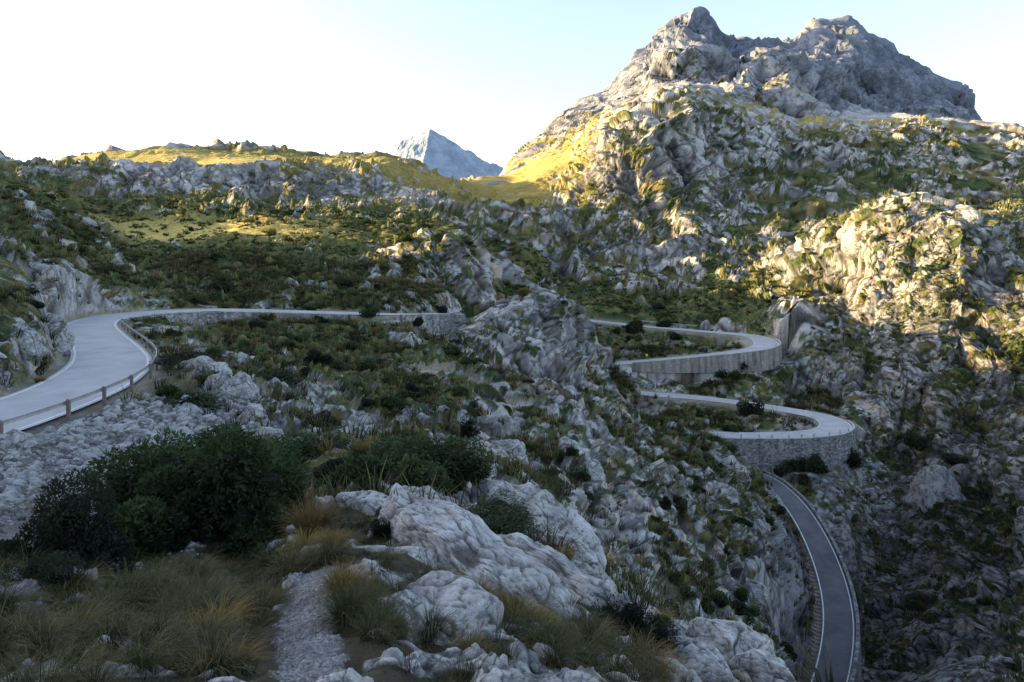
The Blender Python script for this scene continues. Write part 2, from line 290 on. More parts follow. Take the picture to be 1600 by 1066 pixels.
N = blur(N, 3); N /= np.linalg.norm(N, axis=-1, keepdims=True)
N = N.reshape(-1, 3)
slope = np.sqrt(1 - np.clip(N[:, 2], 0, 1) ** 2) / np.clip(N[:, 2], 0.05, 1)
print('base', time.time() - T0)

# ------------------------------------------------------------------ cover masks
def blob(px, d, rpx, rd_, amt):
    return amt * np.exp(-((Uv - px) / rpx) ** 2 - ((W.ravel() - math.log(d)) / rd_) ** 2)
bias = np.zeros(n)
for b in [  # rock + / scrub -
    (300,405,320,.05,1.0),(620,425,160,.06,1.0),(660,195,70,.12,1.2),(420,232,70,.10,.5),(950,430,120,.22,1.1),(1050,430,120,.2,.7),(1000,380,200,.2,.3),
    (1050,1150,300,.3,1.6),(880,900,70,.3,-.8),(1330,900,280,.10,1.3),(1420,420,200,.2,.2),(1350,1250,250,.25,1.6),(900,1050,120,.25,.5),(880,140,70,.10,1.0),(760,122,90,.14,1.4),(740,50,50,.15,1.0),(900,55,60,.2,.8),
    (1240,195,45,.12,1.2),(1400,215,200,.16,.7),(1450,160,200,.2,.35),(1330,135,110,.2,.5),(1450,110,200,.3,.1),(1560,235,120,.1,.4),
    (30,50,120,.28,-.9),(1050,95,130,.3,-.25),(1180,110,100,.3,-.35),(520,95,120,.3,-.6),(480,75,110,.25,-.55),(620,85,120,.2,-.1),(300,190,300,.35,-.55),(600,240,160,.25,-.35),(100,140,160,.4,-.45),
    (400,38,60,.12,.6),(450,28,50,.15,.7),(560,42,60,.2,.5),(1100,240,220,.07,-.8),(1050,200,150,.07,-.6),(1150,184,200,.03,-.4),(1150,162,120,.04,-.7),(300,275,230,.07,-1.2),(300,480,320,.12,-.8),
    (800,650,140,.35,-.9),(1300,800,200,.12,-.6),(1250,600,250,.2,.1),(1150,350,150,.2,.35),(700,12,150,.5,.9),(850,14,120,.35,.8),(1080,13,150,.3,.9),(740,18,120,.3,.4),(980,48,60,.2,.5),
    (350,12,200,.4,-1.0),(330,6,180,.4,-1.2),(480,21,70,.2,-.7),(1130,700,250,.2,.2),(1500,500,200,.4,.25),(1480,125,220,.4,.9),(420,395,330,.06,.9),(430,42,70,.22,1.0),(600,40,120,.15,.8),(720,36,100,.15,.7),(500,28,60,.15,.6),(340,60,60,.12,.7),(1250,780,330,.25,.45),(1080,900,200,.15,.3),(900,480,200,.2,.15),(1050,85,200,.3,.3)]:
    bias += blob(*b)
scree = np.clip(blob(160,27,170,.38,1.6) + blob(60,14,140,.4,1.3) + blob(300,32,70,.25,.8), 0, 1)
scree *= 1 - sstep(0.55, 0.75, blob(90,18,90,.2,.8))*0
X32, Y32, Z32 = x.astype(f32), y.astype(f32), z.astype(f32)
track = np.zeros(n)
TR = np.array([P(665,570,92), P(700,586,98), P(735,602,98), P(770,625,90), P(800,641,87), P(840,657,87.5), P(900,680,85), P(930,700,80)])
TRc = crom(list(TR), 0.6)
mT = (Dv > 70) & (Dv < 120) & (Uv > 600) & (Uv < 1000)
dt = np.sqrt(((x[mT][:, None] - TRc[None, :, 0]) ** 2 + (y[mT][:, None] - TRc[None, :, 1]) ** 2)); kk_ = dt.argmin(1)
track[mT] = 1 - sstep(1.6, 3.4, dt.min(1))
tz = TRc[kk_, 2]
path = np.zeros(n)
PT = crom([P(497,895,7.6), P(478,930,6.6), P(482,985,5.5), P(490,1060,4.3)], 0.1)
m2 = (Dv < 11) & (Uv > 380) & (Uv < 620)
dt2 = np.sqrt(((x[m2][:, None] - PT[None, :, 0]) ** 2 + (y[m2][:, None] - PT[None, :, 1]) ** 2))
path[m2] = 1 - sstep(0.15, 0.26, dt2.min(1) - 0.01 + 0.08 * perlin(X32[m2] * 4, Y32[m2] * 4, Z32[m2], 90))
s_ = (Dv * 0.05).astype(f32)
_p = np.stack([X0, D, Z1], -1)
_sp = np.linalg.norm(np.diff(_p, axis=1), axis=-1); _sp = np.concatenate([_sp, _sp[:, -1:]], 1)
_su = np.linalg.norm(np.diff(_p, axis=0), axis=-1); _su = np.concatenate([_su, _su[-1:]], 0)
_f = 0.38 + 0.75 * sstep(1.8, 4.5, _sp / (D / F * 1.5))
pix = np.maximum(blur(np.maximum(_sp * _f, _su * 0.5), 3).ravel(), Dv / F * 1.25)
def lodfbm(lams, seed, lo=2.2, hi=0.30):
    """sum of octaves at fixed world wavelengths, each present only where it can be seen"""
    out = np.zeros(n, f32); tot = np.zeros(n, f32)
    for k, lam in enumerate(lams):
        wgt = (sstep(lo, lo * 2, lam / pix) * (1 - sstep(hi * 0.5, hi, lam / Dv))).astype(f32)
        mm = wgt > 0.01
        if mm.any():
            out[mm] += wgt[mm] * perlin(X32[mm] / lam, Y32[mm] / lam, Z32[mm] / lam, seed + k); tot[mm] += wgt[mm]
    return out / np.maximum(tot, 0.6) ** 0.7
patch = lodfbm([160, 90, 45, 24, 12, 6.5, 3.2, 1.6, 0.8, 0.4], 100, lo=6, hi=0.22)
rock = sstep(-0.32, 0.32, patch * 1.9 + 0.85 * (slope - 0.62) + bias * 0.62 + 0.03 + 0.14 * sstep(20, 30, Dv) * (1 - sstep(130, 190, Dv)) * (Uv > 380))
rock = np.where(Dv > 1000, np.maximum(rock, 0.6 + 0.4 * sstep(0.3, 0.6, slope)), rock)
rock = np.maximum(rock, scree)
rock *= 1 - np.maximum(path, track)
rock *= 1 - 0.8 * roadmask
veg = (1 - rock) * (1 - np.maximum.reduce([scree, path, track])) * (1 - roadmask)
print('masks', time.time() - T0)

# ------------------------------------------------------------------ relief
disp = np.zeros(n, f32)
crev = np.zeros(n, f32)
tone = np.zeros(n, f32)
meadow = np.clip(blob(335,270,170,.085,1.3) + blob(300,480,330,.13,1) + blob(820,700,140,.4,.9) + blob(1280,800,200,.12,.8), 0, 1)
flat = (1 - roadmask) * (1 - track) * (1 - path) * (1 - 0.8 * meadow)
cav = np.zeros(n, f32)
zsc = (1.2 + 1.6 * sstep(0.8, 2.0, slope) + 1.2 * sstep(900, 1100, Dv) * (slope > .5)).astype(f32)
for k, lam in enumerate([240, 120, 60, 30, 15, 7.5, 3.8, 1.9, 0.95, 0.48, 0.24, 0.12]):
    wgt = sstep(2.2, 4.5, lam / pix) * (1 - sstep(0.10, 0.24, lam / Dv)) * flat
    mm = wgt > 0.01
    if not mm.any(): continue
    q = disp[mm] * 0.9 + lam * 0.35 * perlin(X32[mm] / (lam * 1.7), Y32[mm] / (lam * 1.7), Z32[mm] / (lam * 1.7), 250 + k)
    nz = perlin((X32[mm] + q) / lam, (Y32[mm] - q) / lam, (Z32[mm] + q * .5) / (lam * zsc[mm]), 200 + k)
    rid = 0.5 - 1.7 * np.abs(nz)
    bed = (0.10 * X32[mm] - 0.05 * Y32[mm] + Z32[mm]) / (lam * 0.55) + nz * 1.3
    saw = (bed - np.floor(bed)); saw = np.where(saw < 0.8, saw / 0.8, (1 - saw) / 0.2) - 0.5
    rk = rock[mm] * (1 - 0.75 * scree[mm])
    calm = (0.72 + 0.63 * sstep(.02, .07, lam / Dv[mm])) * (1 - 0.30 * sstep(1000, 1100, Dv[mm]) * (lam < 25)) * (1 - 0.45 * np.clip(blob(1400, 225, 190, .13, 1.0)[mm], 0, 1)) + 0.5 * sstep(1000, 1100, Dv[mm]) * (Uv[mm] > 1020) - 0.5 * sstep(700, 900, Dv[mm]) * (Uv[mm] < 1010)
    disp[mm] += (calm * wgt[mm] * lam * (rk * ((0.20 if lam < 100 else 0.09) * rid + (0.06 if lam < 40 else 0.02) * saw * sstep(0.7, 1.3, slope[mm])) + (1 - rock[mm]) * 0.07 * nz + 0.05 * nz)).astype(f32)
    tone[mm] += (wgt[mm] * nz).astype(f32) * 0.5
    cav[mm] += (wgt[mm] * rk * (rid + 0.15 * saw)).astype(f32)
# blocks of limestone
for k, lam in enumerate([36, 14, 5.5, 2.2, 0.9, 0.36, 0.15]):
    wgt = sstep(5.0, 10, lam / pix) * (1 - sstep(0.07, 0.16, lam / Dv)) * flat
    wgt = wgt * np.clip(rock, 0, 1)
    mm = wgt > 0.02
    if not mm.any(): continue
    wq = perlin(X32[mm] / lam, Y32[mm] / lam, Z32[mm] / lam, 300 + k) * 0.6
    F1, F2, ID = worley(X32[mm] / lam + wq, Y32[mm] / lam + wq, Z32[mm] / (lam * (1.9 if k < 3 else 1.25)) + wq, 310 + k)
    ed = np.clip(F2 - F1, 0, 1)
    hgt = np.minimum(ed * 1.6, 0.55) + (idf(ID) - 0.5) * 0.75
    amp = np.where(scree[mm] > 0.5, 0.06, [0.06, 0.08, 0.10, 0.15, 0.20, 0.20, 0.16][k])
    disp[mm] += (wgt[mm] * lam * amp * (hgt - 0.3) * (0.35 + 0.65 * sstep(14, 22, Dv[mm]))).astype(f32)
    crev[mm] = np.maximum(crev[mm], wgt[mm] * (1 - sstep(0.0, 0.16, ed)))
    tone[mm] += ((idf(ID, 3) - 0.5) * 0.8 * wgt[mm]).astype(f32)
# clumps of scrub and grass
vkind = np.full(n, 0.5, f32); vdark = np.zeros(n, f32)
for k, lam in enumerate([16, 7, 3.2, 1.6, 0.8, 0.4]):
    wgt = sstep(4.5, 8, lam / pix) * (1 - sstep(0.05, 0.11, lam / Dv)) * sstep(0.3, 0.6, veg) * sstep(12, 18, Dv) * (1 - 0.85 * meadow)
    mm = wgt > 0.02
    if not mm.any(): continue
    wq = perlin(X32[mm] / lam * 1.7, Y32[mm] / lam * 1.7, Z32[mm] / lam * 1.7, 400 + k) * 0.5
    F1, F2, ID = worley(X32[mm] / lam + wq, Y32[mm] / lam - wq, Z32[mm] / (lam * 1.5) + wq, 410 + k)
    dome = np.sqrt(np.clip(1 - (F1 / 0.75) ** 2, 0, 1))
    on = (idf(ID) > 0.30)
    disp[mm] += (wgt[mm] * lam * (0.12 if lam > 6 else 0.30) * dome * on * (0.4 + idf(ID, 1))).astype(f32)
    vkind[mm] = vkind[mm] * (1 - wgt[mm]) + wgt[mm] * (idf(ID, 2) * 0.75 + 0.12)
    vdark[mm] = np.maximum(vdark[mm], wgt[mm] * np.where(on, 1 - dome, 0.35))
rbush = np.zeros(n, f32); rdark = np.zeros(n, f32)
dens = np.clip(0.30 + 0.5 * perlin((X32 / (Dv * .09)).astype(f32), (Y32 / (Dv * .09)).astype(f32), (Z32 / (Dv * .09)).astype(f32), 450) - 0.25 * sstep(1.2, 2.2, slope) - blob(400,395,330,.07,.25) - blob(780,125,110,.15,.16), 0, 0.7) * (1 - sstep(650, 1000, Dv)) * sstep(14, 40, Dv) + 0.16 * sstep(700, 900, Dv) * (1 - sstep(1000, 1200, Dv))
for k, lam in enumerate([11, 7, 4.4, 2.6, 1.5, 0.9]):
    wgt = sstep(3.2, 5, lam / pix) * (1 - sstep(0.016, 0.035, lam / Dv)) * flat * (rock > 0.4) * (1 - scree)
    mm = wgt > 0.05
    if not mm.any(): continue
    wq = perlin(X32[mm] / lam * 2, Y32[mm] / lam * 2, Z32[mm] / lam * 2, 460 + k) * 0.6
    F1, F2, ID = worley(X32[mm] / lam + wq, Y32[mm] / lam - wq, Z32[mm] / (lam * 0.9) + wq, 470 + k)
    rad = 0.32 + 0.3 * idf(ID, 5)
    on = (idf(ID) < dens[mm]) & (F1 < rad) & (wgt[mm] > 0.3)
    dome = np.sqrt(np.clip(1 - (F1 / rad) ** 2, 0, 1)) * on
    disp[mm] += (lam * 0.30 * dome).astype(f32)
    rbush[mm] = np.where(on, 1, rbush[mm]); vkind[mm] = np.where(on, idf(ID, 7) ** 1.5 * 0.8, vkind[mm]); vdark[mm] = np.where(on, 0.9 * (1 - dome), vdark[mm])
for k, lam in enumerate([3.0, 1.0, 0.35, 0.12, 0.05]):                 # loose track, gravel path
    mm = (np.maximum(track, path) > 0.2) & (lam / pix > 2.5) & (lam / Dv < 0.05)
    if mm.any(): disp[mm] += lam * 0.05 * perlin(X32[mm] / lam, Y32[mm] / lam, Z32[mm] / lam, 500 + k)
clampd = np.clip(e - 0.6, 0, 30) * 0.30
disp = np.where(rd < 20, np.clip(disp, -1e9, np.where(onwall, np.maximum(e - 1.2, 0) * 0.10, clampd)), disp)
disp = np.where(front & (e < 9), np.minimum(disp, 0.06 * np.maximum(e, 0)), disp)
disp[roadcore] = np.minimum(disp[roadcore], 0)
x2 = x + disp * N[:, 0]; y2 = y + disp * N[:, 1]; z2 = z + disp * N[:, 2]
print('relief', time.time() - T0)

# ------------------------------------------------------------------ colours
def lerp(a, b, t): return a + (b - a) * t[:, None]
C = lambda *c: np.array(c, float)[None]
gl = fbm((X32 / (Dv * .12).astype(f32)), np.log(Dv).astype(f32) * 8, np.zeros(n, f32), 4, 600)
warmn = lodfbm([200, 80, 30, 10, 4, 1.5], 620, lo=5, hi=0.5)
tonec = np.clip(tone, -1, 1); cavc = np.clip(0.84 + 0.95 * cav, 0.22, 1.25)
rc = lerp(np.repeat(C(.25, .25, .252), n, 0), np.repeat(C(.43, .425, .41), n, 0), np.clip(0.45 + tonec * 0.8, 0, 1))
rc = lerp(rc, np.repeat(C(.42, .33, .235), n, 0), sstep(0.12, 0.5, warmn) * 0.65)
streak = perlin(X32 / (Dv * .012).astype(f32), Y32 / (Dv * .012).astype(f32), Z32 / (Dv * .12).astype(f32), 640)
rc *= (1 - 0.45 * sstep(0.10, 0.45, streak) * sstep(0.6, 1.4, slope))[:, None]
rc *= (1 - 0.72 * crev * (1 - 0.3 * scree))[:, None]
rc *= cavc[:, None]  # shade of hollows, gullies and cracks painted into the rock colour
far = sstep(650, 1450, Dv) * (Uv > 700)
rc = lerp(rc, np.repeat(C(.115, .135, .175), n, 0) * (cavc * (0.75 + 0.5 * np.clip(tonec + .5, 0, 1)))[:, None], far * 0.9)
vk = np.clip(vkind + gl * 0.45 + 0.1, 0, 1)
vc = np.where((vk < 0.45)[:, None], lerp(np.repeat(C(.036, .052, .022), n, 0), np.repeat(C(.082, .120, .046), n, 0), np.clip(vk / 0.45, 0, 1)),
              lerp(np.repeat(C(.100, .124, .050), n, 0), np.repeat(C(.23, .20, .085), n, 0), np.clip((vk - 0.45) / 0.55, 0, 1)))
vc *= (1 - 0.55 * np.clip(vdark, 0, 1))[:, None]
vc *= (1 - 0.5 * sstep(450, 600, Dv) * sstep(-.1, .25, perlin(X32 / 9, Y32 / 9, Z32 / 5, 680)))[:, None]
gloom = np.clip(blob(1480, 120, 200, .38, 1.2) + blob(1250, 80, 120, .3, .6) + blob(200, 7, 300, .4, .5), 0, 1)  # shade of the gorge and the dark lower-left corner, painted into the colours
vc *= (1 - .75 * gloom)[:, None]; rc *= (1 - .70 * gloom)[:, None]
vc = lerp(vc, np.repeat(C(.55, .43, .13), n, 0) * (0.7 + 0.6 * np.clip(gl + .5, 0, 1))[:, None], meadow * 0.92)  # straw grass, its colour brightened to make up for weak grazing sunlight
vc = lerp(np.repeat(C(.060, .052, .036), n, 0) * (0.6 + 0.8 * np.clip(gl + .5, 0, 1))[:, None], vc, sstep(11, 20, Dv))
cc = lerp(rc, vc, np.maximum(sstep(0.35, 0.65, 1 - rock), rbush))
dirt = lerp(np.repeat(C(.34, .28, .22), n, 0), np.repeat(C(.47, .44, .41), n, 0), np.clip(0.5 + gl, 0, 1))
cc = lerp(cc, dirt, np.maximum(track, roadmask * 0.6 * (rd < 20)))
soil = np.clip(blob(1120, 204, 90, .035, 1.2) + blob(1215, 161, 60, .03, 1.2) + blob(880, 225, 60, .03, .6), 0, 1) * sstep(-.25, .15, perlin(X32 / 4, Y32 / 4, Z32 / 4, 670)) * (1 - rbush)
cc = lerp(cc, dirt, soil * .9)
cc = lerp(cc, np.repeat(C(.25, .25, .255), n, 0), path)
sd_ = sstep(.1, .4, perlin(X32 / 2.3, Y32 / 2.3, Z32 / 2.3, 660)) * scree
cc = lerp(cc, lerp(np.repeat(C(.15, .142, .13), n, 0), np.repeat(C(.15, .115, .08), n, 0), sd_), scree)
cc = np.clip(cc, 0.008, 0.75)

# ------------------------------------------------------------------ materials
def new_mat(name):
    m = bpy.data.materials.new(name); m.use_nodes = True
    nt = m.node_tree; b = nt.nodes['Principled BSDF']; b.inputs['Roughness'].default_value = 0.9
    b.inputs['Specular IOR Level'].default_value = 0.2
    return m, nt, b
def nd(nt, t, **kw):
    o = nt.nodes.new(t)
    for k_, v_ in kw.items(): setattr(o, k_, v_)
    return o
def noise(nt, vec, scale, detail=6, rough=0.6, dist=0.0):
    o = nd(nt, 'ShaderNodeTexNoise'); o.inputs['Scale'].default_value = scale; o.inputs['Detail'].default_value = detail
    o.inputs['Roughness'].default_value = rough; o.inputs['Distortion'].default_value = dist
    nt.links.new(vec, o.inputs['Vector']); return o.outputs['Fac']
def ramp(nt, fac, stops):
    o = nd(nt, 'ShaderNodeValToRGB'); r = o.color_ramp
    while len(r.elements) < len(stops): r.elements.new(0.5)
    for el, (p_, c_) in zip(r.elements, stops):
        el.position = p_; el.color = (*c_, 1) if len(c_) == 3 else c_
    nt.links.new(fac, o.inputs['Fac']); return o.outputs['Color']
def mix(nt, a, b, fac, mode='MIX'):
    o = nd(nt, 'ShaderNodeMix', data_type='RGBA', blend_type=mode)
    for s_in, v_ in ((0, fac), (6, a), (7, b)):
        if hasattr(v_, 'is_linked') or hasattr(v_, 'node'): nt.links.new(v_, o.inputs[s_in])
        elif s_in == 0: o.inputs[0].default_value = v_
        else: o.inputs[s_in].default_value = (*v_, 1)
    return o.outputs[2]
def bump(nt, b, h, strength, dist):
    o = nd(nt, 'ShaderNodeBump'); o.inputs['Strength'].default_value = strength; o.inputs['Distance'].default_value = dist
    nt.links.new(h, o.inputs['Height']); nt.links.new(o.outputs['Normal'], b.inputs['Normal'])
def coords(nt, which='Object'):
    return nd(nt, 'ShaderNodeTexCoord').outputs[which]
G = lambda v: (v, v, v)
def terrain_material(name, fine, bumpd):
    m, nt, b = new_mat(name)
    a = nd(nt, 'ShaderNodeAttribute', attribute_name='Col')
    v = coords(nt)
    f1 = noise(nt, v, fine, 8, 0.7)
    f2 = noise(nt, v, fine * 6, 4, 0.7)
    c1 = ramp(nt, f1, [(0.30, G(.40)), (0.44, G(.92)), (0.58, G(1.08)), (0.72, G(1.5))])
    c2 = ramp(nt, f2, [(0.3, G(.62)), (0.7, G(1.38))])
    c = mix(nt, a.outputs['Color'], c1, 1.0, 'MULTIPLY'); c = mix(nt, c, c2, 1.0, 'MULTIPLY')
    nt.links.new(c, b.inputs['Base Color']); b.inputs['Roughness'].default_value = 0.95
    b.inputs['Specular IOR Level'].default_value = 0.1
    bump(nt, b, f1, 0.9, bumpd)
    return m
M = {}
M['ground'] = terrain_material('stony_ground', 9.0, 0.05)
M['valley'] = terrain_material('rocky_scrub_slope', 1.1, 0.35)
M['hill'] = terrain_material('distant_hillside', 0.45, 0.8)
M['mountain'] = terrain_material('mountain_limestone', 0.25, 1.5)

# ------------------------------------------------------------------ mesh helpers
def mesh_obj(name, verts, faces, mat, smooth=False, parent=None, colors=None, uvs=None):
    """faces: (k,3) or (k,4) int array or list of such arrays"""
    me = bpy.data.meshes.new(name)
    arrs = faces if isinstance(faces, list) else [faces]
    arrs = [np.asarray(f) for f in arrs if len(f)]
    verts = np.asarray(verts, f32)
    me.vertices.add(len(verts)); me.vertices.foreach_set('co', verts.ravel())
    tot = [f.shape[1] for f in arrs for _ in range(1)]
    loops = np.concatenate([f.ravel() for f in arrs]).astype(np.int32)
    lens = np.concatenate([np.full(len(f), f.shape[1], np.int32) for f in arrs])
    starts = np.concatenate([[0], np.cumsum(lens)[:-1]]).astype(np.int32)
    me.loops.add(len(loops)); me.loops.foreach_set('vertex_index', loops)
    me.polygons.add(len(lens)); me.polygons.foreach_set('loop_start', starts)
    me.polygons.foreach_set('use_smooth', np.full(len(lens), smooth))
    if colors is not None:
        at_ = me.color_attributes.new('Col', 'FLOAT_COLOR', 'POINT')
        ca = np.ones((len(verts), 4), f32); ca[:, :3] = colors
        at_.data.foreach_set('color', ca.ravel())
    me.update(calc_edges=True)
    me.materials.append(mat)
    o = bpy.data.objects.new(name, me); COL.objects.link(o)
    if parent is not None: o.parent = parent
    return o
def tag(o, label=None, cat=None, group=None, kind=None):
    if label: o['label'] = label
    if cat: o['category'] = cat
    if group: o['group'] = group
    if kind: o['kind'] = kind
    return o
def empty(name, loc, rz=0):
    o = bpy.data.objects.new(name, None); COL.objects.link(o); o.location = loc; o.rotation_euler = (0, 0, rz)
    o.empty_display_size = 0.3
    return o

# terrain pieces
nu = len(U)
I, J = np.meshgrid(np.arange(nu - 1), np.arange(NR - 1), indexing='ij')
quads = np.stack([I * NR + J, (I + 1) * NR + J, (I + 1) * NR + J + 1, I * NR + J + 1], -1).reshape(-1, 4)
qd = Dv[quads[:, 0]]; qu = Uv[quads[:, 0]]
pos = np.stack([x2, y2, z2], 1)
cls = np.where(qd < 30, 0, np.where((qd > 232) & (qu < 760), 2, np.where((qd > 262) & (qu >= 760), 3, 1)))
for k, (nm, mt, lb) in enumerate([('ground', 'ground', 'stony ground of the near slope'), ('terrain', 'valley', 'scrubby rocky valley slopes'), ('hills', 'hill', 'low plateau hill with cliff band'), ('mountain', 'mountain', 'tall grey limestone mountain')]):
    q_ = quads[cls == k]
    used, inv = np.unique(q_.ravel(), return_inverse=True)
    o = mesh_obj(nm, pos[used], inv.reshape(-1, 4), M[mt], smooth=(k == 0), colors=cc[used])
    tag(o, kind='structure')
print('terrain', time.time() - T0, [int((cls == k).sum()) for k in range(4)])

# screen-space depth record, only to decide which plants the view shows largest
GP = pos.reshape(nu, NR, 3)
pu = CX + pos[:, 0] / pos[:, 1] * F; pv = H - pos[:, 2] / pos[:, 1] * F
DB = np.full((270, 402), 1e9)
inb = (pu >= 0) & (pu < 1600) & (pv >= 0) & (pv < 1072)
np.minimum.at(DB, ((pv[inb] / 4).astype(int), (pu[inb] / 4).astype(int)), pos[inb, 1])
def visible(p, lift=0.5, tol=1.03):
    u_ = CX + p[:, 0] / p[:, 1] * F; v_ = H - (p[:, 2] + lift) / p[:, 1] * F
    ok = (u_ > 2) & (u_ < 1598) & (v_ > 2) & (v_ < 1062)
    ui = np.clip((u_ / 4).astype(int), 0, 399); vi_ = np.clip((v_ / 4).astype(int), 0, 265)
    return ok & (p[:, 1] < DB[vi_, ui] * tol + 0.5)
def ground_at(px, py=None, d=None):
    i = int(np.argmin(np.abs(U - px)))
    if d is not None:
        j = int(np.argmin(np.abs(GP[i, :, 1] - d)))
    else:
        v_ = H - GP[i, :, 2] / GP[i, :, 1] * F
        js = np.nonzero((v_ <= py) & (GP[i, :, 1] > 3.0))[0]; j = int(js[0])
    return GP[i, j].copy()
# ------------------------------------------------------------------ camera, sun, sky
cam = bpy.data.cameras.new('camera'); co = bpy.data.objects.new('camera', cam); COL.objects.link(co)
cam.sensor_width = 36; cam.lens = F / 1600 * 36; cam.clip_end = 60000; cam.clip_start = 0.1
co.location = (0, 0, 0); co.rotation_euler = (math.radians(90), 0, 0)
cam.shift_y = (H - 533) / 1600
scene.camera = co
SUN_EL, SUN_AZ = math.radians(11.7), math.radians(-82)                 # azimuth from +Y, clockwise positive
sdir = Vector((math.sin(SUN_AZ) * math.cos(SUN_EL), math.cos(SUN_AZ) * math.cos(SUN_EL), math.sin(SUN_EL)))
sun = bpy.data.lights.new('sun', 'SUN'); so = bpy.data.objects.new('sun', sun); COL.objects.link(so)
sun.energy = 20.0; sun.angle = math.radians(0.5); sun.color = (1.0, 0.68, 0.29)
so.rotation_euler = sdir.to_track_quat('Z', 'Y').to_euler(); so.location = (-200, 100, 300)
wd = bpy.data.worlds.new('World'); scene.world = wd; wd.use_nodes = True
wn = wd.node_tree; bg = wn.nodes['Background']
sky = wn.nodes.new('ShaderNodeTexSky'); sky.sky_type = 'NISHITA'; sky.sun_disc = False
sky.sun_elevation = SUN_EL; sky.sun_rotation = SUN_AZ; sky.air_density = 1.0; sky.dust_density = 2.6; sky.ozone_density = 1.0; sky.altitude = 600
hs = wn.nodes.new('ShaderNodeHueSaturation'); hs.inputs['Saturation'].default_value = 0.74; wn.links.new(sky.outputs[0], hs.inputs['Color']); tn = wn.nodes.new('ShaderNodeMix'); tn.data_type = 'RGBA'; tn.blend_type = 'MULTIPLY'; tn.inputs[0].default_value = 1.0; tn.inputs[7].default_value = (0.97, 0.995, 1.07, 1); wn.links.new(hs.outputs[0], tn.inputs[6]); wn.links.new(tn.outputs[2], bg.inputs[0]); bg.inputs[1].default_value = 0.50
scene.view_settings.view_transform = 'Standard'; scene.view_settings.look = 'None'; scene.view_settings.exposure = 0
scene.render.engine = 'CYCLES'
scene.cycles.max_bounces = 5; scene.cycles.diffuse_bounces = 3; scene.cycles.transparent_max_bounces = 8
scene.cycles.use_denoising = True; scene.cycles.denoising_prefilter = 'ACCURATE'; scene.cycles.denoising_input_passes = 'RGB_ALBEDO_NORMAL'

# ------------------------------------------------------------------ far land and distant peak
m, nt, b = new_mat('far_plain'); v = coords(nt)
nt.links.new(ramp(nt, noise(nt, v, 0.002, 6), [(0.3, (.05, .07, .05)), (0.7, (.16, .17, .13))]), b.inputs['Base Color'])
rr = np.array([0, 300, 1500, 6000, 30000]); th = np.linspace(0, 2 * math.pi, 65)[:-1]
vv = [(r * math.cos(t), r * math.sin(t), -125.0) for r in rr[1:] for t in th]
ff = [[k * 64 + i, k * 64 + (i + 1) % 64, (k + 1) * 64 + (i + 1) % 64, (k + 1) * 64 + i] for k in range(3) for i in range(64)]
tag(mesh_obj('land', vv, np.array(ff), m), kind='structure')

# pyramid shaped peak beyond the saddle
gx, gy = np.meshgrid(np.linspace(-900, 900, 420), np.linspace(-700, 900, 300), indexing='ij')
PKD = 3600.0; pcx = (672 - CX) / F * PKD; ptop = (H - 201) / F * PKD
sky_x = np.array([-900, -460, -300, -270, -190, -95, -20, 0, 40, 110, 200, 275, 420, 900.]); 
sky_z = np.array([380, 470, 505, 520, 575, 632, 659, 672, 650, 610, 555, 505, 440, 380.]) - 672
prof = np.interp(gx, sky_x, sky_z)
r_ = np.abs(gy) * 0.80
hz = ptop + prof - r_
gX, gY = (gx / 130).astype(f32), (gy / 130).astype(f32)
for k in range(6):
    s2 = 2.0 ** k
    hz = hz + (-np.abs(perlin(gX * s2, gY * s2 * 0.6, np.full_like(gX, 3.3 + k), 700 + k)) + 0.25) * 36 / s2 ** 0.9 * (1 - np.exp(-(np.hypot(gx, gy) / 90) ** 2))
pk = np.stack([gx + pcx, gy + PKD, hz], -1).reshape(-1, 3)
ii, jj = np.meshgrid(np.arange(419), np.arange(299), indexing='ij')
pq = np.stack([ii * 300 + jj, (ii + 1) * 300 + jj, (ii + 1) * 300 + jj + 1, ii * 300 + jj + 1], -1).reshape(-1, 4)
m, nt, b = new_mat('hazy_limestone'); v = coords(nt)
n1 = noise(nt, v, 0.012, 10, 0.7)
nt.links.new(ramp(nt, n1, [(0.36, (.21, .27, .35)), (0.5, (.29, .355, .44)), (0.62, (.38, .44, .52))]), b.inputs['Base Color'])  # blue haze put into the base colour
bump(nt, b, n1, 0.8, 30)
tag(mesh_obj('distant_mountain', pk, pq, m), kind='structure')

# ------------------------------------------------------------------ road
m, nt, b = new_mat('asphalt'); v = coords(nt)
n1 = noise(nt, v, 60, 3, 0.6); n2 = noise(nt, v, 0.35, 5, 0.65, 0.4)
c = mix(nt, ramp(nt, n2, [(0.3, (.33, .33, .34)), (0.7, (.47, .47, .48))]), ramp(nt, n1, [(0.3, G(.8)), (0.7, G(1.2))]), 1.0, 'MULTIPLY')
nt.links.new(c, b.inputs['Base Color']); b.inputs['Roughness'].default_value = 0.7; bump(nt, b, n1, 0.3, 0.01)
M['asphalt'] = m
m, nt, b = new_mat('asphalt_dark'); v = coords(nt)
n1 = noise(nt, v, 60, 3, 0.6); n2 = noise(nt, v, 0.3, 5, 0.65, 0.4)
c = mix(nt, ramp(nt, n2, [(0.3, (.075, .078, .085)), (0.7, (.14, .143, .15))]), ramp(nt, n1, [(0.3, G(.8)), (0.7, G(1.2))]), 1.0, 'MULTIPLY')
nt.links.new(c, b.inputs['Base Color']); b.inputs['Roughness'].default_value = 0.7; bump(nt, b, n1, 0.3, 0.01)
M['asphalt_dark'] = m
m, nt, b = new_mat('road_paint'); v = coords(nt)
n1 = noise(nt, v, 3.0, 6, 0.7)
nt.links.new(ramp(nt, n1, [(0.35, G(.45)), (0.5, G(.72))]), b.inputs['Base Color']); M['paint'] = m
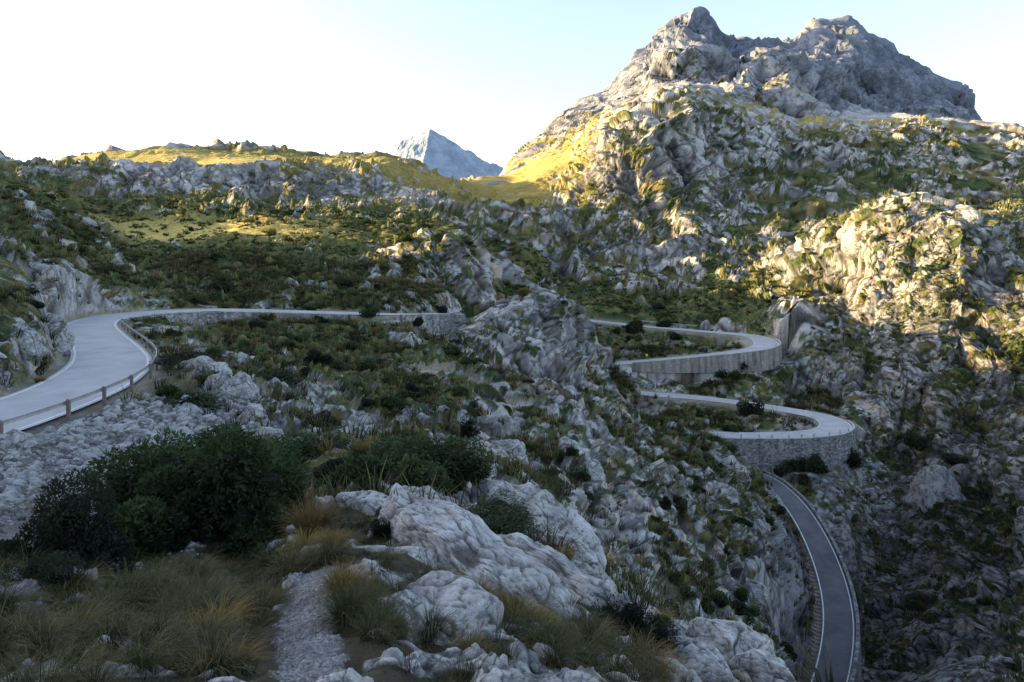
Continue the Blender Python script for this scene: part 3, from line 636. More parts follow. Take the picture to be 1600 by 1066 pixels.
def strip(idx, offs, lift):
    offs = [np.broadcast_to(np.asarray(o_), (len(idx),)) for o_ in offs]
    p = ROAD[idx]; nn_ = NRM[idx]
    rows = [np.concatenate([p[:, :2] + nn_ * o_[:, None], (p[:, 2] + lift)[:, None]], 1) for o_ in offs]
    k_ = len(idx); vv = np.concatenate(rows)
    q_ = []
    for a in range(len(rows) - 1):
        i_ = np.arange(k_ - 1)
        q_.append(np.stack([a * k_ + i_, a * k_ + i_ + 1, (a + 1) * k_ + i_ + 1, (a + 1) * k_ + i_], 1)[:, ::-1])
    return vv, np.concatenate(q_)
i_ab = int(np.argmin(np.sum((ROAD - P(895,578,191)) ** 2, 1))); i_bc = int(np.argmin(np.sum((ROAD - P(1075,686,152)) ** 2, 1)))
pieces = [(0, i_ab, 'asphalt'), (i_ab, i_bc, 'asphalt'), (i_bc, len(ROAD) - 1, 'asphalt_dark')]
for a, b_i, mt in pieces:
    idx = np.arange(a, b_i + 1); w_ = HW[idx]
    vv, ff = strip(idx, [-w_ - 0.35, -w_ * 0.5, 0 * w_, w_ * 0.5, w_ + 0.35], 0.02)
    rd_o = tag(mesh_obj('road', vv, ff, M[mt], smooth=True), kind='structure')
    for sg in (-1, 1):
        o1 = sg * (w_ - 0.02); o2 = sg * (w_ + 0.15)
        vv, ff = strip(idx, [np.minimum(o1, o2), np.maximum(o1, o2)], 0.028)
        tag(mesh_obj('road_marking', vv, ff, M['paint'], parent=rd_o), kind='structure')

# ------------------------------------------------------------------ retaining walls
def wall_mat(name, c0, c1, mortar, scale, stain=0.5):
    m, nt, b = new_mat(name); v = coords(nt)
    mp = nd(nt, 'ShaderNodeMapping'); nt.links.new(v, mp.inputs['Vector']); mp.inputs['Scale'].default_value = (1, 1, 1.5)
    vo = nd(nt, 'ShaderNodeTexVoronoi', feature='F1'); vo.inputs['Scale'].default_value = scale; nt.links.new(mp.outputs[0], vo.inputs['Vector'])
    ve = nd(nt, 'ShaderNodeTexVoronoi', feature='DISTANCE_TO_EDGE'); ve.inputs['Scale'].default_value = scale; nt.links.new(mp.outputs[0], ve.inputs['Vector'])
    sep = nd(nt, 'ShaderNodeSeparateColor'); nt.links.new(vo.outputs['Color'], sep.inputs[0])
    st = ramp(nt, sep.outputs[0], [(0.0, c0), (1.0, c1)])
    fac = ramp(nt, ve.outputs['Distance'], [(0.0, G(1)), (0.09, G(0))])
    c = mix(nt, st, mortar, fac)
    ms = nd(nt, 'ShaderNodeMapping'); nt.links.new(v, ms.inputs['Vector']); ms.inputs['Scale'].default_value = (1, 1, 0.12)
    sn = noise(nt, ms.outputs[0], 0.8, 6, 0.65)
    c = mix(nt, c, ramp(nt, sn, [(0.35, G(1 - stain)), (0.6, G(1.1))]), 1.0, 'MULTIPLY')
    nt.links.new(c, b.inputs['Base Color']); bump(nt, b, ve.outputs['Distance'], 0.7, 0.08)
    return m
M['rubble'] = wall_mat('rubble_masonry', (.11, .11, .11), (.42, .41, .39), (.20, .19, .185), 2.0, 0.35)
M['rubble_dark'] = wall_mat('dark_rubble_masonry', (.07, .07, .08), (.30, .30, .305), (.12, .12, .12), 2.2, 0.35)
M['concrete_wall'] = wall_mat('weathered_concrete', (.24, .23, .21), (.33, .315, .29), (.22, .21, .20), 0.9, 0.6)
m, nt, b = new_mat('coping_stone'); v = coords(nt)
nt.links.new(ramp(nt, noise(nt, v, 1.5, 6), [(0.3, G(.28)), (0.7, G(.48))]), b.inputs['Base Color']); M['coping'] = m
def sweep(p, nn_, prof_fn):
    """closed cross-section swept along points; prof_fn(i) -> list of (offset, z)"""
    rows = [prof_fn(i) for i in range(len(p))]; k_ = len(rows[0])
    vv = np.array([[p[i, 0] + nn_[i, 0] * o_, p[i, 1] + nn_[i, 1] * o_, z_] for i, r in enumerate(rows) for o_, z_ in r])
    ff = [[i * k_ + a, i * k_ + (a + 1) % k_, (i + 1) * k_ + (a + 1) % k_, (i + 1) * k_ + a] for i in range(len(p) - 1) for a in range(k_)]
    caps = [list(range(k_))[:4], [(len(p) - 1) * k_ + a for a in range(k_)][:4]] if k_ == 4 else []
    return vv, np.array(ff + caps)
WL_ = {'left': ('rubble', 'long grey rubble stone wall holding up the road on the left bend', 0.02), 'mid': ('rubble', 'short pale stone wall under the road where it meets the central rock knoll', 0.25),
       'upper': ('concrete_wall', 'pale stained concrete wall under the upper hairpin bend', 0.45), 'lower': ('rubble_dark', 'tall dark rubble stone wall under the lower hairpin bend', 0.35), 'parapet': ('rubble_dark', 'low dark stone parapet along the outer edge of the lowest road', 0.55)}
for w in WALLS:
    mt, lb, up = WL_[w['name']]
    idx = w['idx']; p = ROAD[idx]; sd = w['side']; nn_ = NRM[idx] * sd; hh = w['hh']; hw_ = HW[idx]
    root = empty('retaining_wall', Vector(p[len(p) // 2])); tag(root, lb, 'wall', kind='thing'); L = np.array(root.location)
    pl = p - L
    jit = rng.normal(0, 0.03, len(p)); cj = np.convolve(rng.normal(0, .10, len(p) + 4), [.2, .2, .2, .2, .2], 'valid')
    vv, ff = sweep(pl, nn_, lambda i: [(hw_[i] + 0.42, pl[i, 2] + up - 0.1), (hw_[i] + 0.85, pl[i, 2] + up - 0.1), (hw_[i] + 0.9 + 0.10 * hh[i] + jit[i], pl[i, 2] - hh[i] - 1.5), (hw_[i] + 0.42, pl[i, 2] - hh[i] - 1.5)])
    mesh_obj('wall_face', vv, ff if sd > 0 else ff[:, ::-1], M[mt], parent=root)
    vv, ff = sweep(pl, nn_, lambda i: [(hw_[i] + 0.38, pl[i, 2] + up + cj[i]), (hw_[i] + 0.90 + jit[i], pl[i, 2] + up + cj[i]), (hw_[i] + 0.90, pl[i, 2] + up - 0.13), (hw_[i] + 0.38, pl[i, 2] + up - 0.13)])
    mesh_obj('coping', vv, ff if sd > 0 else ff[:, ::-1], M['rubble_dark' if w['name'] == 'parapet' else 'coping'], parent=root)

# ------------------------------------------------------------------ guardrail on the left bend
m, nt, b = new_mat('weathered_timber'); v = coords(nt)
mp = nd(nt, 'ShaderNodeMapping'); nt.links.new(v, mp.inputs['Vector']); mp.inputs['Scale'].default_value = (12, 12, 1.5)
n1 = noise(nt, mp.outputs[0], 3, 6, 0.7)
nt.links.new(ramp(nt, n1, [(0.3, (.10, .085, .075)), (0.7, (.25, .22, .20))]), b.inputs['Base Color']); bump(nt, b, n1, 0.4, 0.01); M['timber'] = m
m, nt, b = new_mat('galvanised_rail'); v = coords(nt)
n1 = noise(nt, v, 4, 6, 0.7)
nt.links.new(ramp(nt, n1, [(0.3, (.25, .25, .25)), (0.7, (.42, .42, .42))]), b.inputs['Base Color']); b.inputs['Metallic'].default_value = 0.3; b.inputs['Roughness'].default_value = 0.55; M['rail'] = m
def box(c0, sx, sy, sz, rz=0):
    cs, sn = math.cos(rz), math.sin(rz); vv = []
    for dz in (0, sz):
        for dx, dy in ((-sx, -sy), (sx, -sy), (sx, sy), (-sx, sy)):
            vv.append((c0[0] + (dx * cs - dy * sn) / 2, c0[1] + (dx * sn + dy * cs) / 2, c0[2] + dz))
    return np.array(vv), np.array([[0,3,2,1],[4,5,6,7],[0,1,5,4],[1,2,6,5],[2,3,7,6],[3,0,4,7]])
ga, gb = int(np.argmin(np.hypot(ROAD[:300, 0] + 26, ROAD[:300, 1] - 25))), int(np.argmin(np.hypot(ROAD[:300, 0] + 51.5, ROAD[:300, 1] - 84)))
gi = np.arange(ga, gb + 1); gp = ROAD[gi]; gn = NRM[gi]; go = HW[gi] + 0.72
gl_ = gp.copy(); gl_[:, :2] += gn * go[:, None]
s_len = np.concatenate([[0], np.cumsum(np.linalg.norm(np.diff(gl_, axis=0), axis=1))])
root = empty('guardrail', Vector(gl_[len(gl_) // 2])); tag(root, 'guardrail of grey beam on brown timber posts along the left road bend', 'guardrail'); L = np.array(root.location)
RAILPT = [ (0,.60,.0),(0,0,0)]
g2 = gl_ - L
vv, ff = sweep(g2, gn, lambda i: [(-0.10, g2[i, 2] + 0.60), (-0.13, g2[i, 2] + 0.70), (-0.10, g2[i, 2] + 0.80), (-0.04, g2[i, 2] + 0.80), (-0.06, g2[i, 2] + 0.70), (-0.04, g2[i, 2] + 0.60)])
mesh_obj('rail', vv, ff, M['rail'], parent=root)
first = None
sp = np.arange(0.8, s_len[-1], 4.0)
for s_v in sp:
    i = int(np.searchsorted(s_len, s_v)); rz = math.atan2(gn[i, 1], gn[i, 0])
    if first is None:
        a1, f1_ = box((0, 0, -0.6), .16, .16, 1.5); a1[4:, 2] -= np.array([0.0, .06, .06, 0.0]); first = mesh_obj('post', a1, f1_, M['timber'], parent=root)
        bv = first.modifiers.new('bevel', 'BEVEL'); bv.width = 0.015; bv.segments = 2; o = first
    else:
        o = first.copy(); COL.objects.link(o); o.parent = root
    o.location = (g2[i, 0] + gn[i, 0] * 0.09, g2[i, 1] + gn[i, 1] * 0.09, g2[i, 2]); o.rotation_euler = (0, 0, rz)
print('built', time.time() - T0)
# ------------------------------------------------------------------ plants and stones
def plant_mat(name, rough=0.75, trans=0.25, var=0.5):
    m, nt, b = new_mat(name)
    a = nd(nt, 'ShaderNodeAttribute', attribute_name='Col')
    oi = nd(nt, 'ShaderNodeObjectInfo')
    c = mix(nt, a.outputs['Color'], ramp(nt, oi.outputs['Random'], [(0, (1 - var, 1 - var, 1 - var)), (0.5, (1, 1, 1)), (1, (1 + var, 1 + var * .8, 1 + var * .3))]), 1.0, 'MULTIPLY')
    nt.links.new(c, b.inputs['Base Color']); b.inputs['Roughness'].default_value = rough
    tr = nd(nt, 'ShaderNodeBsdfTranslucent'); nt.links.new(c, tr.inputs['Color'])
    ms = nd(nt, 'ShaderNodeMixShader'); ms.inputs[0].default_value = trans
    out = nt.nodes['Material Output']; nt.links.new(b.outputs[0], ms.inputs[1]); nt.links.new(tr.outputs[0], ms.inputs[2]); nt.links.new(ms.outputs[0], out.inputs['Surface'])
    return m
M['leaf'] = plant_mat('shrub_leaves', var=0.3); M['grass'] = plant_mat('dry_grass_blades', 0.8, 0.3, 0.25)
m, nt, b = new_mat('limestone'); v = coords(nt); oi = nd(nt, 'ShaderNodeObjectInfo')
va = nd(nt, 'ShaderNodeVectorMath', operation='ADD'); nt.links.new(v, va.inputs[0])
cmb = nd(nt, 'ShaderNodeCombineXYZ'); mth = nd(nt, 'ShaderNodeMath', operation='MULTIPLY'); mth.inputs[1].default_value = 37.0; nt.links.new(oi.outputs['Random'], mth.inputs[0])
nt.links.new(mth.outputs[0], cmb.inputs[0]); nt.links.new(mth.outputs[0], cmb.inputs[2]); nt.links.new(cmb.outputs[0], va.inputs[1]); v2 = va.outputs[0]
n1 = noise(nt, v2, 1.3, 9, 0.65, 0.3); n2 = noise(nt, v2, 9, 8, 0.72); n3 = noise(nt, v2, 60, 4, 0.7)
c = ramp(nt, n1, [(0.30, (.19, .19, .195)), (0.48, (.33, .327, .32)), (0.62, (.41, .405, .40)), (0.75, (.34, .29, .235))])
c = mix(nt, c, ramp(nt, n2, [(0.32, G(.38)), (0.46, G(.95)), (0.6, G(1.06)), (0.72, G(1.4))]), 1.0, 'MULTIPLY')
c = mix(nt, c, ramp(nt, n3, [(0.3, G(.72)), (0.7, G(1.25))]), 1.0, 'MULTIPLY')
ve = nd(nt, 'ShaderNodeTexVoronoi', feature='DISTANCE_TO_EDGE'); ve.inputs['Scale'].default_value = 0.9
wv = nd(nt, 'ShaderNodeVectorMath', operation='ADD'); nt.links.new(v2, wv.inputs[0]); n4 = nd(nt, 'ShaderNodeTexNoise'); n4.inputs['Scale'].default_value = 1.6; n4.inputs['Detail'].default_value = 6; nt.links.new(v2, n4.inputs['Vector']); nt.links.new(n4.outputs['Color'], wv.inputs[1]); nt.links.new(wv.outputs[0], ve.inputs['Vector'])
c = mix(nt, c, ramp(nt, ve.outputs['Distance'], [(0.0, G(.6)), (0.010, G(1))]), 1.0, 'MULTIPLY')
a = nd(nt, 'ShaderNodeAttribute', attribute_name='Col'); c = mix(nt, c, a.outputs['Color'], 1.0, 'MULTIPLY')
nt.links.new(c, b.inputs['Base Color']); b.inputs['Roughness'].default_value = 0.95; b.inputs['Specular IOR Level'].default_value = 0.1
bump(nt, b, n2, 0.5, 0.04); M['rock'] = m

import bmesh
ICO = {}
def bush_data(seed, leaves, size, lobes=9, flat_=0.8, dark=(.012, .020, .008), light=(.055, .085, .030), spiky=0.0):
    leaves = int(leaves * (1.7 if leaves > 1000 else 1)); size = size * (1.15 if leaves > 1000 else 1)
    r = np.random.default_rng(seed)
    cen = r.normal(0, 1, (lobes, 3)); cen /= np.linalg.norm(cen, axis=1)[:, None]; cen *= r.uniform(.25, .88, (lobes, 1)); cen[:, 2] = np.abs(cen[:, 2]) * flat_ + .15
    rad = r.uniform(.20, .50, lobes)
    li = r.integers(0, lobes, leaves)
    d = r.normal(0, 1, (leaves, 3)); d /= np.linalg.norm(d, axis=1)[:, None]
    rr_ = rad[li] * r.uniform(.45, 1.08, leaves) ** .5 * (1 + spiky * r.random(leaves) ** 6)
    p = cen[li] + d * rr_[:, None]; p[:, 2] = np.maximum(p[:, 2], r.uniform(-.05, .15, leaves))
    ax = d + r.normal(0, .9, (leaves, 3)); ax /= np.linalg.norm(ax, axis=1)[:, None]
    bx_ = np.cross(ax, r.normal(0, 1, (leaves, 3))); bx_ /= np.linalg.norm(bx_, axis=1)[:, None] + 1e-9
    s1 = size * r.uniform(.6, 1.4, leaves)[:, None]; s2 = s1 * r.uniform(.35, .6, (leaves, 1))
    v_ = np.stack([p - ax * s1 * .2, p + bx_ * s2 * .5 + ax * s1 * .35, p + ax * s1, p - bx_ * s2 * .5 + ax * s1 * .35], 1).reshape(-1, 3)
    f_ = np.arange(leaves * 4).reshape(-1, 4)
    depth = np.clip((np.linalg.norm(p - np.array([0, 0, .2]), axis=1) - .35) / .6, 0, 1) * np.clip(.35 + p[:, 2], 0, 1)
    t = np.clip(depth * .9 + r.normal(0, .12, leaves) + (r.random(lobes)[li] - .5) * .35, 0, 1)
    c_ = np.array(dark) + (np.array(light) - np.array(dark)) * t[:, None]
    cv_, cf_ = ico(2 if leaves > 1000 else 1)
    V2, F2_, C2 = [v_], [f_], [np.repeat(c_, 4, 0)]; off_ = len(v_)
    for k in range(lobes):
        q_ = cen[k] + cv_ * (1 + .25 * np.sin(cv_[:, :1] * 9 + k) * np.cos(cv_[:, 1:2] * 8 + k) + .12 * np.sin(cv_[:, 2:] * 14)) * rad[k] * .44; q_[:, 2] = np.maximum(q_[:, 2], -.05)
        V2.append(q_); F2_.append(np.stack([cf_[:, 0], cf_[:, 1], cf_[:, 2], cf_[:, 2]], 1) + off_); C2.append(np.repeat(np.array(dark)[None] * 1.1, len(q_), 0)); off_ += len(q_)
    return np.concatenate(V2), (F2_[0], np.concatenate([g_[:, :3] for g_ in F2_[1:]])), np.concatenate(C2)
def tuft_data(seed, blades, width, segs=3, spread=.22, length=(.45, .95), droop=.9, lean=(0, 0), base=(.020, .028, .010), mid=(.075, .080, .028), tip=(.23, .19, .085)):
    r = np.random.default_rng(seed)
    a_ = r.uniform(0, 2 * math.pi, blades); rb = spread * np.sqrt(r.random(blades))
    L_ = r.uniform(*length, blades); el = r.uniform(.75, 1.5, blades); dr = droop * r.uniform(.5, 1.4, blades)
    dirx = np.cos(a_ + r.normal(0, .4, blades)) + lean[0]; diry = np.sin(a_ + r.normal(0, .4, blades)) + lean[1]
    nn_ = np.hypot(dirx, diry) + 1e-6; dirx, diry = dirx / nn_, diry / nn_
    pts = []; px_, py_, pz_ = rb * np.cos(a_), rb * np.sin(a_), np.zeros(blades) - .03
    pts.append((px_, py_, pz_)); e_ = el.copy()
    for k in range(segs):
        st_ = L_ / segs
        px_ = px_ + np.cos(e_) * st_ * dirx; py_ = py_ + np.cos(e_) * st_ * diry; pz_ = pz_ + np.sin(e_) * st_
        e_ = e_ - dr * (1.6 / segs) * (0.6 + k * .35); pts.append((px_, py_, pz_))
    V_, C_ = [], []; base, mid, tip = map(np.array, (base, mid, tip)); tone_ = r.uniform(.6, 1.35, (blades, 1)); dry = r.random((blades, 1)) ** 1.3
    for k, (ax_, ay_, az_) in enumerate(pts):
        w_ = width * (1 - k / segs) * .5 + (0.0006); t_ = k / segs
        V_.append(np.stack([ax_ - diry * w_, ay_ + dirx * w_, az_], 1)); V_.append(np.stack([ax_ + diry * w_, ay_ - dirx * w_, az_], 1))
        c_ = (base + (mid - base) * min(1, t_ * 2)) * tone_; c_ = c_ + (tip * tone_ - c_) * (dry * max(0, t_ * 1.5 - .35)).clip(0, 1); C_ += [c_, c_]
    V_ = np.stack(V_, 1); C_ = np.stack(C_, 1); nv = V_.shape[1]
    o_ = np.arange(blades)[:, None] * nv
    f_ = np.concatenate([o_ + np.array([[2 * k, 2 * k + 1, 2 * k + 3, 2 * k + 2]]) for k in range(segs)])
    return V_.reshape(-1, 3), f_, C_.reshape(-1, 3)

def ico(sub):
    if sub not in ICO:
        bm = bmesh.new(); bmesh.ops.create_icosphere(bm, subdivisions=sub, radius=1)
        ICO[sub] = (np.array([v_.co[:] for v_ in bm.verts]), np.array([[v_.index for v_ in f_.verts] for f_ in bm.faces])); bm.free()
    return ICO[sub]
def rock_data(seed, sub, sx, sy, sz, cuts=9, rough=0.10, tilt=0.0):
    r = np.random.default_rng(seed)
    v_, f_ = ico(sub); v_ = v_.copy()
    pw = 0.78; v_ = np.sign(v_) * np.abs(v_) ** pw; 
    for _ in range(cuts):
        nn_ = r.normal(0, 1, 3); nn_[2] = abs(nn_[2]) * .8 + .05; nn_ /= np.linalg.norm(nn_); d_ = r.uniform(.55, .95)
        h_ = v_ @ nn_ - d_; v_ -= np.maximum(h_, 0)[:, None] * nn_ * .93
    S_ = np.array([sx, sy, sz]); v_ = v_ * S_; av = float(np.cbrt(sx * sy * sz))
    nr_ = v_ / S_ ** 2; nr_ /= np.linalg.norm(nr_, axis=1)[:, None] + 1e-9
    q_ = (v_ / av + r.uniform(-50, 50, 3)).astype(f32); dd = np.zeros(len(v_)); cv = np.zeros(len(v_))
    for k in range(6 if sub >= 5 else 3):
        s2 = 1.1 * 2.1 ** k
        nz = perlin(q_[:, 0] * s2, q_[:, 1] * s2 * .7, q_[:, 2] * s2 * 1.3, seed % 97 + k)
        t_ = (.35 - 1.3 * np.abs(nz)) if k in (0, 4) else nz
        dd += t_ * rough * (1.5 if k < 4 else 2.4) * av / s2 ** .9; cv += t_ * .35
    if sub >= 5:                                                       # joints in the limestone
        for k, s2 in enumerate((1.3, 2.6, 5.0)):
            qq = perlin(q_[:, 0] * s2 * .5, q_[:, 1] * s2 * 1.3, q_[:, 2] * s2 * .8, seed % 89 + 40 + k)
            cr = np.exp(-(qq / .024) ** 2); dd -= cr * .085 * av / (k + 1); cv -= cr * 1.1
    v_ = v_ + nr_ * dd[:, None]
    ct = math.cos(tilt), math.sin(tilt); v_ = np.stack([v_[:, 0] * ct[0] + v_[:, 2] * ct[1], v_[:, 1], -v_[:, 0] * ct[1] + v_[:, 2] * ct[0]], 1)
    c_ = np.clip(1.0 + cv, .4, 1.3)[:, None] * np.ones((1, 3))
    return v_, f_, c_
def make(name, data, mat, loc=(0, 0, 0), rz=0.0, sc=1.0, smooth=False):
    o = mesh_obj(name, data[0], list(data[1]) if isinstance(data[1], tuple) else data[1], mat, smooth=smooth, colors=data[2]); o.location = loc; o.rotation_euler = (0, 0, rz)
    o.scale = (sc, sc, sc) if np.isscalar(sc) else sc
    return o
def merged(name, datas, which, locs, rzs, scs, mat, tints=None):
    V_, F_, C_ = [], [], []; off_ = 0
    for k, (dv, df, dc) in enumerate(datas):
        ii_ = np.nonzero(which == k)[0]
        if not len(ii_): continue
        c_, s_ = np.cos(rzs[ii_])[:, None], np.sin(rzs[ii_])[:, None]; sc_ = scs[ii_]
        X_ = (dv[None, :, 0] * c_ - dv[None, :, 1] * s_) * sc_[:, :1] + locs[ii_][:, :1]
        Y_ = (dv[None, :, 0] * s_ + dv[None, :, 1] * c_) * sc_[:, :1] + locs[ii_][:, 1:2]
        Z_ = dv[None, :, 2] * sc_[:, 1:2] + locs[ii_][:, 2:3]
        V_.append(np.stack([X_, Y_, Z_], -1).reshape(-1, 3))
        for d1 in (df if isinstance(df, tuple) else (df,)): F_.append((d1[None] + (np.arange(len(ii_)) * len(dv))[:, None, None]).reshape(-1, d1.shape[1]) + off_)
        off_ += len(ii_) * len(dv)
        tt = np.ones((len(ii_), 3)) if tints is None else tints[ii_]
        C_.append((dc[None] * tt[:, None]).reshape(-1, 3))
    return mesh_obj(name, np.concatenate(V_), F_, mat, colors=np.concatenate(C_))

# cell areas, for scattering by world area
A_ = np.zeros(n).reshape(nu, NR)
A_[:-1, :-1] = (np.abs(np.diff(GP[:, :, 0], axis=0))[:, :-1]) * np.abs(np.diff(GP[:, :, 1], axis=1))[:-1]
A_ = np.clip(A_.ravel(), 0, 4.0)
def pick(mask_prob, count, seed):
    r = np.random.default_rng(seed); p_ = mask_prob * A_; cs = np.cumsum(p_); 
    return np.unique(np.searchsorted(cs, r.random(count) * cs[-1]).clip(0, n - 1))
infrm = (pu > -30) & (pu < 1630) & (pv > 60) & (pv < 1110)
path_near = np.zeros(n); path_near[m2] = dt2.min(1) < .42; track_near = np.zeros(n, bool); track_near[mT] = dt.min(1) < 5.5
clear = ~track_near & ((e > 1.3) | (rd > 20)) & ~(near_side & (e < 7)) & ~(onwall & (e < 6) & (rd < 12))

# ---- foreground limestone outcrops, one by one
ROCKS = [ # px, py, d, half length, half width, half height, turn, sink, label
 (690,1010,6.7,1.15,.66,.58,-40,.30,'large pitted grey limestone outcrop at the bottom beside the gravel path'),
 (705,885,9.5,2.3,.66,.66,-44,.32,'long smooth whaleback limestone slab above the pitted outcrop'),
 (868,915,11.3,2.7,.52,.6,-46,.30,'long low limestone slab behind the whaleback slab'),
 (845,950,9.0,.62,.48,.48,-30,.25,'blunt limestone block at the lower end of the whaleback slab'),
 (600,800,12.8,1.15,.62,.42,-20,.24,'flat weathered limestone shelf at the top of the gravel path'),
 (755,815,14.6,1.05,.40,.40,-15,.20,'narrow grey rock ledge under the spreading shrub'),
 (828,815,16.0,2.1,.55,.80,-48,.35,'split limestone slab with a dark crack above the rocky drop'),
 (878,868,14.6,.95,.42,.62,-50,.25,'upright limestone fin at the edge of the drop'),
 (1045,1020,12.0,.95,.55,.55,-35,.25,'pale limestone block left of the crest by the drop'),
 (1128,1022,11.6,.95,.62,.62,-35,.25,'big rounded limestone boulder on the lowest crest'),
 (1190,1052,10.8,.80,.50,.50,-30,.20,'cracked limestone boulder at the right end of the crest'),
 (1085,1058,9.6,.75,.50,.38,-25,.18,'grey rock at the bottom edge below the crest boulders'),
 (975,1060,8.4,.42,.30,.25,10,.08,'small pale stone half hidden by the dark bush'),
 (858,1012,7.7,.26,.22,.22,0,.08,'small white stone between golden grass tufts'),
 (612,900,8.9,.72,.46,.24,-25,.14,'low rubbly rock shelf beside the gravel path'),
 (585,955,7.5,.45,.32,.20,-35,.10,'little worn rock at the right side of the gravel path'),
 (372,610,41,1.35,1.0,1.15,20,.5,'rounded pale boulder standing at the end of the scree'),
 (315,585,47,3.6,1.1,1.1,-38,.5,'long pale rock rib beyond the scree below the bend'),
 (345,606,43,1.5,.8,.8,-20,.4,'pale rock next to the rounded boulder'),
 (430,690,28.5,1.5,.7,.85,-50,.4,'sharp leaning limestone blade below the scree edge'),
 (398,655,33,1.0,.7,.9,-45,.4,'jagged limestone tooth at the scree edge'),
 (368,700,27,1.5,.8,.8,-25,.4,'broad split rock above the big green bush'),
 (318,690,28,1.3,.6,.6,-30,.35,'slanting rock slab lying in the scree'),
 (295,640,36,1.3,.6,.5,-35,.3,'slab of bare rock in the middle of the scree'),
 (28,690,30,.95,.6,.55,10,.25,'light boulder under the first guardrail post'),
 (728,695,47,2.4,1.5,1.55,-20,1.0,'craggy white limestone outcrop with a dark shrub in its lap'),
 (772,725,45,1.9,1.3,1.5,10,1.0,'steep limestone crag right of the white outcrop'),
 (716,505,144,2.4,1.6,1.6,20,.5,'pale rock at the far end of the short stone wall'),
 (883,740,57,2.0,1.5,2.2,0,1.0,'blocky limestone tower on the edge of the valley'),
 (905,775,54,2.0,1.5,2.0,30,.8,'lower rock step under the blocky tower'),
 (1312,862,122,3.6,2.8,4.6,20,1.5,'tall rounded boulder beside the lowest road'),
 (1468,800,140,6.2,4.5,5.6,15,2.0,'big layered dome of rock in the dark gorge'),
 (1205,800,121,2.2,1.5,2.2,0,.8,'pale boulder on the slope left of the lowest road'),
 (1165,935,83,2.2,1.2,1.4,-30,.5,'pale blocky rock low on the grassy slope left of the lowest road'),
 (12,575,47,2.0,1.4,1.7,20,.9,'big grey boulder by the inside of the left bend'),
 (-12,612,43,1.4,1.0,1.2,25,.5,'lower grey boulder beside the left bend at the frame edge'),
 (78,540,57,1.4,1.2,2.0,40,.7,'grey rock face behind the boulder by the left bend')]
for k, (px, py, d, hl, hw_r, hh_, tn, sk, lb) in enumerate(ROCKS):
    g = ground_at(px, d=d)
    g[2] = (H - py) / F * d * 0.35 + g[2] * 0.65
    dat = rock_data(1000 + k * 7, 6 if d < 60 else 5, hl, hw_r, hh_, cuts=14, rough=.10, tilt=math.radians(6))
    if px > 1290: dat = (dat[0], dat[1], dat[2] * .5)  # gorge shade painted into the boulder colour
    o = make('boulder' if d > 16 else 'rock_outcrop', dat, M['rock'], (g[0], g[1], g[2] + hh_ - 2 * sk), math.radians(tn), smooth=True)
    tag(o, lb, 'rock')

# ---- stones of the scree
stone_d = [rock_data(2000 + k, 2, 1, .75, .6, cuts=18, rough=.04) for k in range(10)]
pid = pick(scree * clear * infrm * (Dv < 42) * (0.4 + sstep(.1, .5, patch)) / (Dv ** 1.1), 22000, 5)
pid = np.concatenate([pid, pick((Dv < 14) * (Dv > 3) * rock * infrm * (1 - path) / Dv, 900, 6)])
szs = rng.lognormal(-2.35, .60, len(pid)).clip(.03, .5) * np.where(Dv[pid] < 14, .55, 1) * (0.38 + Dv[pid] / 75)
order = np.argsort(-szs / Dv[pid] * visible(pos[pid], .1))
loc = pos[pid] + np.stack([0 * szs, 0 * szs, szs * .15], 1); wh_ = rng.integers(0, 10, len(pid)); rz_ = rng.uniform(0, 6.28, len(pid))
s_mesh = [make('loose_stone', d_, M['rock']) for d_ in stone_d]
used_first = set()
def region_scree(p):
    u_ = CX + p[0] / p[1] * F
    if p[1] > 22: return 'loose grey stone on the upper scree just below the guardrail', 'loose stones below the guardrail'
    if u_ < 330: return 'loose grey stone on the lower scree left of the big bush', 'loose stones of the lower scree'
    return 'loose pale stone lying among the near limestone outcrops', 'loose stones among the outcrops'
for q_ in order[:298]:
    w_ = wh_[q_]
    if w_ not in used_first: o = s_mesh[w_]; used_first.add(w_)
    else: o = s_mesh[w_].copy(); COL.objects.link(o)
    o.location = loc[q_]; o.scale = (szs[q_],) * 3; o.rotation_euler = (rng.uniform(-.4, .4), rng.uniform(-.4, .4), rz_[q_])
    lb, gr = region_scree(loc[q_]); tag(o, lb, 'stone', gr)
rest = order[298:]
small = [rock_data(2100 + k, 1, 1, .8, .6, cuts=8, rough=.04) for k in range(5)]
o = merged('rubble', small, wh_[rest] % 5, loc[rest], rz_[rest], np.stack([szs[rest]] * 2, 1), M['rock'], rng.uniform(.3, 1.15, (len(rest), 1)) * np.ones((1, 3)))
tag(o, 'small grey scree stones strewn below the guardrail', 'rubble', kind='stuff')
# gravel on the path
pid = pick(path * (Dv < 11), 9000, 8); szs2 = rng.lognormal(-4.6, .5, len(pid)).clip(.004, .03)
o = merged('gravel', small, rng.integers(0, 5, len(pid)), pos[pid], rng.uniform(0, 6.28, len(pid)), np.stack([szs2] * 2, 1), M['rock'], rng.uniform(.4, 1.0, (len(pid), 1)) * np.ones((1, 3)))
tag(o, 'pale gravel covering the little footpath', 'gravel', kind='stuff')

